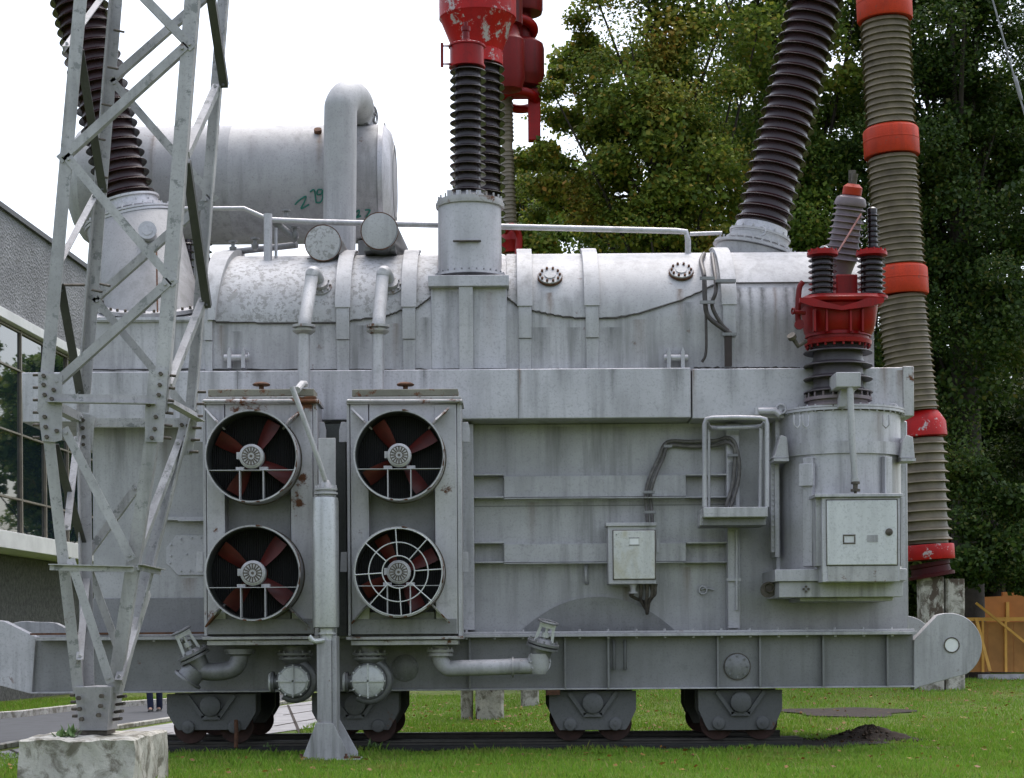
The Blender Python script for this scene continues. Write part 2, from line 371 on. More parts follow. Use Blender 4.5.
build(m, 'weld_seam', DARKP, T)
# arched doubler, leaning so that its foot stands back
m = MB(); top = []; bot = []
for i in range(33):
    t = i/16-1; px = 598+84*t; py = 637.5-40.5*(1-abs(t)**2.1)
    q = P(px, py, YT); f = max(0, min(1, (637-py)/41))
    top.append((q.x, YT-0.008-0.11*f, q.z)); top.append((q.x, YT-0.002, q.z))
q = P(598, 637, YT)
for i in range(33):
    t = i/16-1; px = 598+84*t; p = P(px, 638, YT); bot.append((p.x, YT-0.010, q.z))
vs = top+bot; fs = []
for i in range(32):
    fs.append((2*i, 2*i+2, 66+i+1, 66+i)); fs.append((2*i+1, 2*i+3, 2*i+2, 2*i))
m.add(vs, fs); build(m, 'arched_plate', paint('arch paint', (0.34, 0.338, 0.347), streak=.5, mottle=.25, rust=.1), T, ang=50)
# octagonal blank cover on the left wall, and the plate band under it
m = MB(); oc = [(166, 548), (176, 535), (196, 535), (204, 535), (204, 575), (178, 575), (166, 563)]
m.pprism(oc, YT-0.03, YT-0.002)
for (a, b) in ((171, 556), (181, 539), (192, 538), (201, 538), (200, 571), (190, 571), (181, 571), (171, 545), (170, 563), (201, 555), (187, 554)):
    m.stud(P(a, b, YT-0.03), FRONT, 0.015, 0.015)
build(m, 'blank_cover', SILVER, T, bevel=0.003)
m = MB(); m.pbox(150, 517, 205, 520, YT-0.12, YT-0.002); m.pbox(178, 519.5, 205, 521, YT-0.17, YT-0.123); build(m, 'ledge', SILVER, T)
m = MB(); m.pbox(93, 598, 205, 634, YT-0.05, YT-0.008); build(m, 'skirt_plate', DARKP, T, bevel=0.004)

# ---- long belt of the tank
for (a, b, d) in ((22, 691, 0.0), (692.2, 905, 0.004)):
    m = MB(); m.pbox(a, 370-(0 if a < 100 else 2), b, 420-(0 if a<100 else 2), YB+d, 28.3); build(m, 'belt', SILVER, T, bevel=0.012)
m = MB(); m.pbox(903, 366, 914, 416, YB-0.01, 28.3); build(m, 'belt_end', RUSTY, T, bevel=0.01, label='rusty blistered belt end')
m = MB(); m.pbox(518, 371, 519, 419, YB-0.004, YB-0.001); m.pbox(237, 371, 238, 419, YB-0.004, YB-0.001); build(m, 'weld_seam', DARKP, T)

# ---- upper tank: upright wall, then a shoulder curving back to the top
ZJ = P(512, 322, YU).z; Z0 = P(512, 368, YU).z; EA, EB = 1.5, 1.11
def prof(t, off=0.0):      # t<0 : down the wall in metres ; 0..1 : round the shoulder
    if t <= 0: return (YU-off, ZJ+t)
    a = t*PI/2; n = Vector((math.cos(a)/EA, math.sin(a)/EB)).normalized()
    return (YU+EA-EA*math.cos(a)-n.x*off, ZJ+EB*math.sin(a)+n.y*off)
def t_at(py, px):          # where on the profile that pixel lands
    _, v = unroll(px, py); best = (1e9, 0)
    for k in range(-60, 100):
        t = k/100.0
        y, z = prof(t if t > 0 else t*1.0)
        e = abs(HY-0-(HY+v) - (z-CAMH)*F/y)
        if e < best[0]: best = (e, t)
    return best[1]
def extr(m, X0, X1, ts, off, both=True):
    pr = [prof(t, off) for t in ts]; full = list(pr)
    if both: full += [(2*(YU+EA)+1.2-y, z) for y, z in reversed(pr)]
    m_ = len(full); v = [(X0, y, z) for y, z in full] + [(X1, y, z) for y, z in full]
    f = [tuple(range(m_)), tuple(range(2*m_-1, m_-1, -1))]+[(k, k+m_, k+1+m_, k+1) for k in range(m_-1)] + [(m_-1, 2*m_-1, m_, 0)]
    m.add(v, f)
ts = [Z0-ZJ-0.05] + [i/24 for i in range(25)]
m = MB(); extr(m, P(211, 345, YU).x, P(874, 345, YU).x, ts, 0.0); build(m, 'upper_tank', SILVER2, T)
m = MB(); xa_, xb_ = P(90, 345, YU).x, P(211, 345, YU).x-.003; ZR = P(152, 320, YU).z                # low sloping end of the tank under the leaning turret
pl = [(YU, Z0-.06), (YU, ZR), (YU+1.7, ZR+.61), (YU+3.3, ZR), (28.0, ZR-.2), (28.0, Z0-.06)]
m.add([(xa_, y, z) for y, z in pl]+[(xb_, y, z) for y, z in pl], [tuple(range(6)), tuple(range(11, 5, -1))]+[(k, k+6, (k+1) % 6+6, (k+1) % 6) for k in range(6)]); build(m, 'sloping_lid', SILVER2, T, bevel=.01)
def strap(px, w, hi=0.07, name='shoulder_rib'):
    m = MB(); c = P(px, 320, YU).x; h = w*S(YU)/2
    tl = [Z0-ZJ-0.02, -0.02]
    def sect(ts, o0, o1, hw):
        a = [prof(t, o1) for t in ts]; b = [prof(t, o0) for t in reversed(ts)]; pl = a+b; n = len(pl)
        v = [(c-hw, y, z) for y, z in pl]+[(c+hw, y, z) for y, z in pl]
        k2 = len(ts); f = []
        for k in range(n): f.append((k, (k+1) % n, (k+1) % n+n, k+n))
        for s0 in (0, n):
            for k in range(k2-1): f.append((s0+k, s0+k+1, s0+n-2-k, s0+n-1-k))
        m.add(v, f)
    sect([Z0-ZJ-0.02, -0.22], 0.002, hi*0.7, h*0.93); sect([-0.215]+[i/24 for i in range(0, 25)], 0.003, hi, h)
    sect([0.10+i/24 for i in range(0, 22)], hi+0.004, hi+0.016, h*1.2)
    return build(m, name, SHEETC, T, bevel=0.005)
strap(343, 13); strap(409, 13); strap(525, 13); strap(592, 13); strap(729, 13); strap(209, 8)
def sheet(x0, x1, edge, mat, name='cover_sheet', n=28, off=0.018, x1top=None):
    m = MB(); rows = 20; v = []; f = []
    for i in range(n+1):
        px = x0+(x1-x0)*i/n; te = t_at(edge(px), px)
        for o in (off, 0.002):
            for j in range(rows+1):
                t = te+(1.0-te)*j/rows; y, z = prof(t, o); v.append((P(px, 320, YU).x, y, z))
    R = rows+1
    for i in range(n):
        a = i*2*R; b = (i+1)*2*R
        for j in range(rows): f.append((a+j, b+j, b+j+1, a+j+1))
        f.append((a+R, b+R, b, a))
    for a in (0, n*2*R):
        for j in range(rows): f.append((a+j, a+j+1, a+R+j+1, a+R+j))
    m.add(v, f); o = build(m, name, mat, T)
    m = MB(); m.tube([Vector((P(x0+(x1-x0)*i/n, 320, YU).x, *prof(t_at(edge(x0+(x1-x0)*i/n)+1.2, x0+(x1-x0)*i/n), .022))) for i in range(n+1)], .009, 6); build(m, 'dark_bead', BEAD, T)  # thin dark line along the sheet's lower edge
    return o
BEAD = simple('dark bead paint', (0.045, 0.04, 0.036), .8, 0, .5, 20)  # for the dark lines at sheet edges and belt top
sheet(216, 336, lambda x: 322, SHEET, x1top=0)
sheet(350, 402, lambda x: 320-(x-350)*0.12-max(0, x-385)*0.25, SHEET)
sheet(416, 436, lambda x: 308-(x-416)*0.75, SHEET)
sheet(507, 519, lambda x: 297+(x-507)*0.8, SHEET)
sheet(532, 586, lambda x: 310+7.5*math.sin((x-532)/54*PI/2), SHEETC)
sheet(599, 722, lambda x: 318-30*((x-599)/110)**1.7, SHEETC)
sheet(736, 874, lambda x: 283, SHEETC)
# lid line on the left
m = MB(); m.pbox(96, 317, 205, 320, YU-0.06, YU-0.002); m.pbox(96, 320.2, 205, 321.5, YU-0.04, YU-0.002); build(m, 'lid_flange', SILVER, T)
# wide arched end plate beside the left turret
m = MB(); c0, c1 = P(212, 320, YU).x, P(229, 320, YU).x
pl = [prof(t, 0.10) for t in [0.02+i/20*0.98 for i in range(21)]]; ql = [prof(t, 0.004) for t in [0.02+i/20*0.98 for i in range(21)]]
v = [(c0+(c1-c0)*(1-i/20)*-0.2, y, z) for i, (y, z) in enumerate(pl)]+[(c1-(c1-c0)*(1-i/20)*0.75, y, z) for i, (y, z) in enumerate(pl)]
v += [(a[0], b[0], b[1]) for a, b in zip(v[:21], ql)]+[(a[0], b[0], b[1]) for a, b in zip(v[21:42], ql)]
f = []
for i in range(20): f += [(i, i+1, i+22, i+21), (42+i, 42+i+1, i+1, i), (21+i, 21+i+1, 63+i+1, 63+i)]
m.add(v, f); build(m, 'end_arch', SHEETC, T)
for a, b in ((92, 516), (520, 690), (694, 800)):
    m = MB(); pts = [P(a+(b-a)*i/40, 369.5-(2 if a > 600 else 0), YU-.012)+Vector((0, 0, .004*math.sin(i*2.3)+.003*math.sin(i*5.1))) for i in range(41)]; m.tube(pts, [.007+.004*math.sin(i*1.7)+.003*math.sin(i*4.3) for i in range(41)], 6); build(m, 'dark_bead', BEAD, T)  # uneven line of dark dirt along the top of the belt
# inspection flanges on the shoulder
for (px, py) in ((550, 279), (681, 275)):
    t = t_at(py, px); y, z = prof(t, 0.02); a = t*PI/2; nrm = Vector((0, -math.cos(a)/EA, math.sin(a)/EB)).normalized(); o = Vector((P(px, py, y).x, y, z))
    m = MB(); m.lathe(o, nrm, [(0, .155), (.03, .155), (.03, .15), (.05, .15), (.05, .07), (.065, .07)], 32); fl = build(m, 'inspection_flange', SHEETC, T)
    m = MB(); m.ring(o+nrm*0.004, nrm, .15, .16, .028); m.studs_ring(o+nrm*.05, nrm, .125, 10, .016, .03); build(m, 'flange_bolt', RUST, fl)
# lifting lugs
for px in (236, 676):
    m = MB()
    for d in (-7, 7): 
        c = P(px+d, 358, YU); m.pprism([(px+d-2, 368), (px+d+2, 368), (px+d+2, 352), (px+d, 347), (px+d-2, 352)], YU-0.16, YU-0.003)
    a, b = P(px-12, 358, YU-.1), P(px+12, 358, YU-.1); m.cyl(a, b, .045, .045, 16); build(m, 'lifting_lug', SILVER, T, bevel=0.004)
m = MB(); q = P(248, 357, YU-.1); m.torus(q, (1, 0.3, 0), .05, .010, 20, 6); build(m, 'shackle', SILVER, T)

# ---- middle turret with its small bushing
m = MB(); m.pbox(431, 286, 507, 369, YU-0.006, 26.0); build(m, 'turret_box', SILVER, T, bevel=0.01)
m = MB(); m.pbox(428, 275, 509, 286, YU-0.14, 26.0); build(m, 'turret_pad', SILVER, T, bevel=0.006)
m = MB(); m.pbox(459, 286.5, 473, 369, YU-0.12, YU-0.008); build(m, 'turret_post', SHEETC, T, bevel=0.005)
YM = 24.68; k = S(YM)
def up(px, y0, y1, Y): return P(px, y0, Y), P(px, y1, Y)
a, b = up(470, 279, 207, YM); m = MB(); L = (b-a).length
m.lathe(a, UP, [(0, 38*k), (.03, 38*k), (.03, 32*k), (L, 31.5*k)], 48); tur = build(m, 'turret', SILVER, T)
m = MB(); m.studs_ring(a+UP*.03, UP, 35.5*k, 30, .013, .03); build(m, 'flange_bolt', DARKP, tur)
m = MB(); m.lathe(b-UP*.02, UP, [(0, 33*k), (0, 34*k), (.04, 34.4*k), (.05, 34.4*k), (.05, 33*k), (.09, 33*k), (.09, 20*k)], 48)
m.studs_ring(b+UP*.07, UP, 31.5*k, 22, .014, .05); build(m, 'turret_flange', RUSTY, tur)
m = MB(); m.pbox(453, 240, 481, 241, YM-.47, YM-.40); build(m, 'name_strip', BOLT, tur)
m = MB()
for px in (440, 460, 480, 496): 
    q = P(px, 199, YM-.3); m.torus(q+Vector((0, .2*abs(px-468)/30, .02)), (1, .6, 0), .04, .012, 18, 6)
for px in (447, 456, 466, 476): m.pbox(px, 190, px+5, 201, YM-.27, YM-.22)
build(m, 'clamp_ring', SILVER, tur)
m = MB(); a, b = up(468, 203, 194, YM); m.lathe(a, UP, [(0, 22*k), (.06, 20*k), ((b-a).length, 15*k)], 32); bush = build(m, 'bushing', DARKP, T)
a, b = up(468, 195, 67, YM); insulator(a, b, 12.8*k, 18.3*k, 15, 'insulator', BLACKP, bush)
m = MB(); a, b = up(467, 68, 46, YM); L = (b-a).length
m.lathe(a, UP, [(0, 17*k), (.0, 18.2*k), (.025, 18.2*k), (.025, 17*k), (L-.02, 17*k), (L-.02, 18.4*k), (L, 18.4*k), (L+.01, 17*k)], 40); m.studs_ring(b, UP, 17.2*k, 20, .01, .02)
build(m, 'bushing_cap', RED, bush)
m = MB(); a, b = up(466, 46, 22, YM); L = (b-a).length
m.lathe(a, UP, [(0, 6*k), (.08, 5*k), (.09, 3.6*k), (L*.6, 3.2*k), (L*.62, 4.5*k), (L*.8, 4.5*k), (L*.82, 2*k), (L, 2*k)], 16); build(m, 'terminal', DRED, bush)
m = MB(); m.tube([P(451, 46, YM-.1), P(442, 46, YM-.1), P(442, 64, YM-.1), P(451, 64, YM-.1)], 1.2*k, 8); m.tube([P(442, 43, YM-.1), P(442, 67, YM-.1)], 1.5*k, 8); build(m, 'cap_bracket', DRED, bush)

# ---- the two large leaning bushings on their turrets
def big_bushing(pb, pt, Yb, base_pts, n, mirror):
    kk = S(Yb); p0 = P(*pb, Yb); p1 = P(*pt, Yb); d = (p1-p0); L = d.length; ax = d.normalized()
    m = MB(); m.lathe(p0-ax*.16, ax, [(0, 30*kk), (.05, 30*kk), (.06, 27*kk), (.16, 26*kk)], 48)
    bu = build(m, 'bushing', SILVER, T)
    insulator(p0, p1, 23*kk, 28.5*kk, n, 'insulator', BROWN, bu, 48)
    m = MB(); m.lathe(p1, ax, [(0, 24*kk), (.3, 26*kk), (.5, 22*kk), (.7, 6*kk), (1.0, 5*kk)], 32); build(m, 'bushing_cap', RED, bu)
    return bu, p0, ax, kk
bu, p0, ax, kk = big_bushing((762, 227), (846, -125), 26.0, None, 33, 1)
m = MB()
m.lathe(p0-ax*.36, ax, [(0, 44*kk), (0, 43*kk), (.04, 43*kk), (.04, 32*kk), (.10, 31*kk), (.10, 33*kk), (.13, 33*kk), (.13, 30*kk), (.22, 29.5*kk), (.22, 31*kk), (.25, 31*kk)], 56)
m.studs_ring(p0-ax*.31, ax, 40*kk, 28, .014, .04); m.studs_ring(p0-ax*.1, ax, 29*kk, 16, .013, .03)
build(m, 'bushing_base', SHEETC, bu)
m = MB(); q = p0-ax*.37; m.lathe(q-ax*.6, ax, [(0, 30*kk), (.25, 34*kk), (.45, 39*kk), (.6, 40*kk)], 56); build(m, 'bushing_turret', SHEETC, bu)
m = MB()
for (px, py, Y) in ((761, 231, 25.6), (824, 251, 25.2)): m.torus(P(px, py, Y), (.3, 1, 0), .06, .013, 20, 6)
build(m, 'lifting_ring', SILVER, bu)

bu, p0, ax, kk = big_bushing((127, 200), (48, -125), 26.0, None, 33, -1)
# tapering left turret: lofted between its leaning top circle and the circle on the shoulder
n0 = Vector((0, -.36, 1)).normalized(); c0 = Vector((P(154, 300, YU+.76).x, YU+.74, ZR+.36*.74+.035)); c1 = p0-ax*.30
def circ(c, n, r, seg=56):
    n = Vector(n).normalized(); x = (RIGHT - n*n.dot(RIGHT)).normalized(); y = n.cross(x)
    return [c+x*(r*math.cos(2*PI*i/seg))+y*(r*math.sin(2*PI*i/seg)) for i in range(seg)]
def loft(m, rings):
    v = []; s = len(rings[0]); f = []
    for r in rings: v += r
    for k in range(len(rings)-1):
        for i in range(s): f.append((k*s+i, k*s+(i+1) % s, (k+1)*s+(i+1) % s, (k+1)*s+i))
    f.append(tuple(range(s-1, -1, -1))); f.append(tuple((len(rings)-1)*s+i for i in range(s)))
    m.add(v, f)
m = MB(); loft(m, [circ(c0, n0, .62), circ(c1, ax, 46*kk)]); lt = build(m, 'bushing_turret', paint('grey turret paint', (0.30, 0.297, 0.305), streak=.7, mottle=.25, rust=.12, rough=.6, metal=.05), bu)
m = MB(); m.ring(c0-n0*.01, n0, .585, .735, .05, 64); build(m, 'turret_flange', SILVER2, bu)
m = MB(); m.studs_ring(c0+n0*.041, n0, .685, 34, .019, .035); build(m, 'flange_bolt', BOLT, bu)
m = MB(); m.lathe(c1-ax*.03, ax, [(0, 47*kk), (0, 48*kk), (.03, 48*kk), (.03, 46.5*kk), (.045, 46.5*kk), (.045, 48*kk), (.07, 48*kk), (.07, 32*kk), (.14, 31*kk), (.14, 33.5*kk), (.19, 33.5*kk), (.19, 30.5*kk), (.28, 30*kk), (.28, 32*kk), (.31, 32*kk)], 56)
m.studs_ring(c1+ax*.04, ax, 44*kk, 26, .014, .05); m.studs_ring(c1+ax*.16, ax, 31*kk, 14, .012, .04); build(m, 'bushing_base', SILVER, bu)
m = MB(); q = P(146, 234, 25.0); nn = Vector((0.1, -1, .1)); m.lathe(q+Vector((0, .25, 0)), nn, [(0, .105), (.31, .105), (.31, .12), (.345, .12), (.345, .07), (.355, .07)], 28); build(m, 'sight_glass', SILVER, bu)
m = MB(); m.bar(P(156.5, 250, 24.75), P(157.5, 312, 24.16), .02, .012, FRONT); build(m, 'drain_pipe', RUST, bu)

# ---- conservator drum with its inlet pipe and graffiti
YV = 27.6; kv = S(YV); ZC = P(230, 185.5, YV).z; RV = 58*kv
x0, x1 = P(90, 190, YV).x, P(381, 185, YV).x
m = MB(); o = Vector((x0, YV, ZC)); L = x1-x0
m.lathe(o, RIGHT, [(-.28, RV*.45), (-.20, RV*.72), (-.09, RV*.92), (0, RV), (L*.25, RV), (L*.25+.008, RV*1.004), (L*.25+.02, RV), (L*.5, RV), (L*.5+.008, RV*1.004), (L*.5+.02, RV), (L, RV)], 64)
cons = build(m, 'conservator', CONSP, T)
def on_drum(px, py, out=0.012):                              # a point on the drum's front skin
    best = None
    for i in range(90):
        a = PI*i/180*1.0*2-PI/2; y = YV-RV*math.cos(a); z = ZC+RV*math.sin(a); _, v = unroll(px, py); e = abs((z-CAMH)*F/y+v)
        if best is None or e < best[0]: best = (e, a)
    a = best[1]; y = YV-(RV+out)*math.cos(a); return Vector((P(px, py, y).x, y, ZC+(RV+out)*math.sin(a)))
m = MB(); m.lathe(o+RIGHT*(L+.004), RIGHT, [(0, RV*.9), (0, RV*1.03), (.07, RV*1.03), (.07, RV*.99), (.16, RV*.86), (.20, RV*.66)], 64); build(m, 'end_cover', SILVER, cons)
m = MB(); oc = o+RIGHT*(L+.19); m.ring(oc, RIGHT, RV*.56, RV*.66, .02, 48); build(m, 'cover_rim', DARKP, cons)
m = MB(); m.lathe(oc, RIGHT, [(0, RV*.5), (.02, RV*.45), (.03, RV*.2)], 40); build(m, 'manhole', SILVER, cons)
m = MB()
qq = on_drum(318, 132, 0); dd = (qq-Vector((qq.x, YV, ZC))).normalized(); m.cyl(qq-dd*.02, qq+dd*.05, .055, .055, 12)
build(m, 'filler_cap', RUST, cons)
m = MB(); m.pbox(102, 240, 135, 247, YV-.3, YV+.4); m.pbox(358, 240, 372, 275, YV-.2, YV+.3); m.pbox(180, 240, 194, 275, YV-.2, YV+.3); build(m, 'saddle', DARKP, cons)
m = MB()
for st in ([(295, 204), (299, 201), (306, 197), (304, 203), (301, 209), (309, 204)], [(310, 192), (314, 189), (315.5, 199), (316, 203)], [(322, 189), (318, 189), (317, 194), (321, 194), (323, 190), (322.5, 198), (320, 202), (316, 203)],
           [(356, 211), (359, 209), (359, 213), (356, 217), (361, 215)], [(365, 209), (370, 209), (367, 215), (366, 217)]):
    m.tube([on_drum(*q) for q in st], .011, 6, smooth=4)
build(m, 'graffiti', GREEN, cons)
YP = 26.4; kp = S(YP)
m = MB(); m.tube([P(339, 256, YP), P(340, 180, YP), P(340.5, 116, YP), P(341.5, 105, YP+.02), P(346, 98, YP+.14), P(352, 97, YP+.36), P(357, 103, YP+.6), P(358, 110, YP+.8)], 16.5*kp, 28, smooth=6)
build(m, 'inlet_pipe', SHEETC, cons)
m = MB(); q = P(358, 112, 27.4); m.tube([P(346, 108, 27.0), P(355, 107, 27.2), q], 12*kp, 20, smooth=4); m.lathe(P(360, 128, 27.4), UP, [(0, .22), (.10, .20), (.25, .17)], 28); build(m, 'dark_elbow', DARKP, cons)
m = MB(); d = Vector((.95, -.25, .05)); q = P(361, 109, 27.3); m.lathe(q, d, [(0, .12), (0, .27), (.05, .27), (.07, .25), (.12, .25), (.16, .14)], 36); m.studs_ring(q+d*.05, d, .255, 14, .014, .03); build(m, 'pipe_flange', SILVER2, cons)
m = MB(); q = P(374.5, 115, 27.4); m.torus(q, d, .115, .018, 28, 8); m.cyl(q-d*.22, q+d*.03, .022, .022, 10)
for a in (0, PI/2): e = Vector((0, math.cos(a), math.sin(a))); m.bar(q-e*.11, q+e*.11, .025, .015, d)
build(m, 'handwheel', DARKP, cons)

# ---- two short drums lying on the lid
for (px, py, r, Y0, L, f) in ((323, 243, 18, 24.75, 1.0, 1), (379.5, 231, 18.5, 24.7, 1.5, 0)):
    kk = S(Y0); o = P(px, py, Y0); m = MB()
    m.lathe(o, (0.05, 1, -.02), [(0, r*kk*.98), (0.0, r*kk), (L, r*kk)], 40); dr = build(m, 'relief_drum', DARKP, T)
    m = MB(); m.lathe(o+Vector((0, -.012, 0)), (0, 1, 0), [(0, r*kk*.9), (.004, r*kk*.97), (.010, r*kk*.97)], 40); build(m, 'drum_face', SHEET if f else SHEETC, dr)
    m = MB(); m.ring(o+Vector((0, -.010, 0)), (0, 1, 0), r*kk*.975, r*kk*1.02, .03); build(m, 'drum_rim', RUST, dr)
    m = MB(); m.pbox(px-16, py+r-3, px+16, py+r+1, Y0+.15, Y0+L); m.pbox(px-13, py+r+1, px+13, py+r+22, Y0+.5, Y0+L-.1); build(m, 'drum_saddle', DARKP, dr)
# ---- pipe railing and pipe work on the lid
Yr = 24.9; kr = S(Yr)
m = MB()
m.tube([P(180, 209, Yr), P(244, 208.5, Yr), P(268, 219, Yr)], 2.3*kr, 10); m.tube([P(268, 220, Yr+.05), P(316, 222, Yr+.2), P(676, 231, Yr+.2), P(686, 232, Yr+.2), P(688, 240, Yr+.2), P(688, 262, Yr+.3)], 3.0*kr, 12)
m.tube([P(690, 234, Yr+.8), P(722, 233, Yr+.8)], 2*kr, 10)
m.tube([P(268, 264, Yr), P(268, 214, Yr)], 4.3*kr, 14); m.tube([P(276, 264, Yr+.1), P(276, 228, Yr+.1)], 1.6*kr, 10)
build(m, 'pipe_rail', SILVER, T)
m = MB(); m.tube([P(272, 220, Yr+.1), P(296, 240, Yr+.3)], 4.0*kr, 12); m.tube([P(232, 252, Yr+.7), P(297, 245, Yr+.4)], 3.4*kr, 12)
for (px, py) in ((286, 216), (295, 233), (233, 247), (255, 244)): m.lathe(P(px, py, Yr+.25), UP, [(-.08, .03), (-.03, .05), (0, .05), (0, .025), (.06, .025), (.06, .06), (.08, .06)], 12)
build(m, 'lid_valve', DARKP, T)
m = MB()
for (px, py) in ((188, 262), (206, 262)):
    a, b = up(px, 285, 240, 26.0); insulator(a, b, .05, .085, 6, 'i', BLACKP, None, 20, mb=m)
build(m, 'small_insulator', BLACKP, T)

# ---- two pipes climbing from the coolers over the shoulder
for (px, dx, ptop) in ((304, 8, 284), (378, 5, 283)):
    Yp = 23.55; kq = S(Yp); te = t_at(ptop+6, px+dx)
    y, z = prof(te, .30); tp = Vector((P(px+dx, ptop, y).x, y, z))
    m = MB(); m.tube([P(px, 396, Yp), P(px, 330, Yp)], 6.3*kq, 20); q = P(px, 330, Yp)
    pipe = build(m, 'cooler_pipe', SILVER, T)
    m = MB(); m.tube([q+UP*.0, q+UP*.12+Vector((0.01, .03, 0)), tp+Vector((-.01, -.03, -.12)), tp, tp+Vector((.03, .12, .02)), tp+Vector((.08, .32, -.10))], 6.5*kq, 20, smooth=3); build(m, 'upper_pipe', SHEETC, pipe)
    m = MB(); m.lathe(q-UP*.05, UP, [(0, 8*kq), (.03, 11.5*kq), (.05, 11.8*kq), (.055, 8*kq), (.075, 8*kq), (.08, 11.8*kq), (.11, 11.8*kq)], 28); build(m, 'pipe_flange', RUSTY, pipe)
    yy, zz = prof(te+.02, .0); a = (te+.02)*PI/2; nrm = Vector((0, -math.cos(a)/EA, math.sin(a)/EB)).normalized()
    m = MB(); o = Vector((tp.x+.08, yy, zz)); m.lathe(o, nrm, [(0, .15), (.035, .15), (.035, .10), (.1, .10)], 24); m.studs_ring(o+nrm*.035, nrm, .125, 10, .014, .03); build(m, 'wall_flange', RUSTY, pipe)

# ---- cables on the upper tank (right)
Yq = 24.05; kq = S(Yq)
m = MB()
m.tube([P(704, 254, 24.9), P(701, 262, 24.5), P(704, 275, 24.15), P(705, 300, Yq), P(708, 316, Yq), P(722, 328, Yq), P(731, 334, Yq)], 2.4*kq, 10, smooth=5)
m.tube([P(712, 254, 24.9), P(714, 268, 24.35), P(716, 290, Yq), P(712, 305, Yq), P(720, 322, Yq), P(728, 331, Yq)], 2.0*kq, 10, smooth=5)
m.tube([P(705, 275, 24.1), P(706, 320, Yq+.03), P(706, 352, Yq+.03), P(702, 362, Yq+.03)], 1.4*kq, 8, smooth=4)
build(m, 'cable', CABLED, T)
m = MB(); m.pbox(725, 334, 732, 366, YU-.22, YU-.15); build(m, 'cable_duct', simple('dark duct', (0.03, .018, .016), .6), T)
m = MB()
for (px, py) in ((706, 278), (706, 302), (728, 334)): m.pbox(px-6, py-1.5, px+9, py+1.5, YU-.24, YU-.20)
m.pbox(716, 279, 736, 282, YU-.20, YU-.08); build(m, 'cable_clamp', DARKP, T)
RECESS = paint('dark recess paint', (0.07, 0.075, 0.072), streak=0.5, mottle=0.3, rust=0.1)  # dark paint for the shroud insides and the panel between the coolers
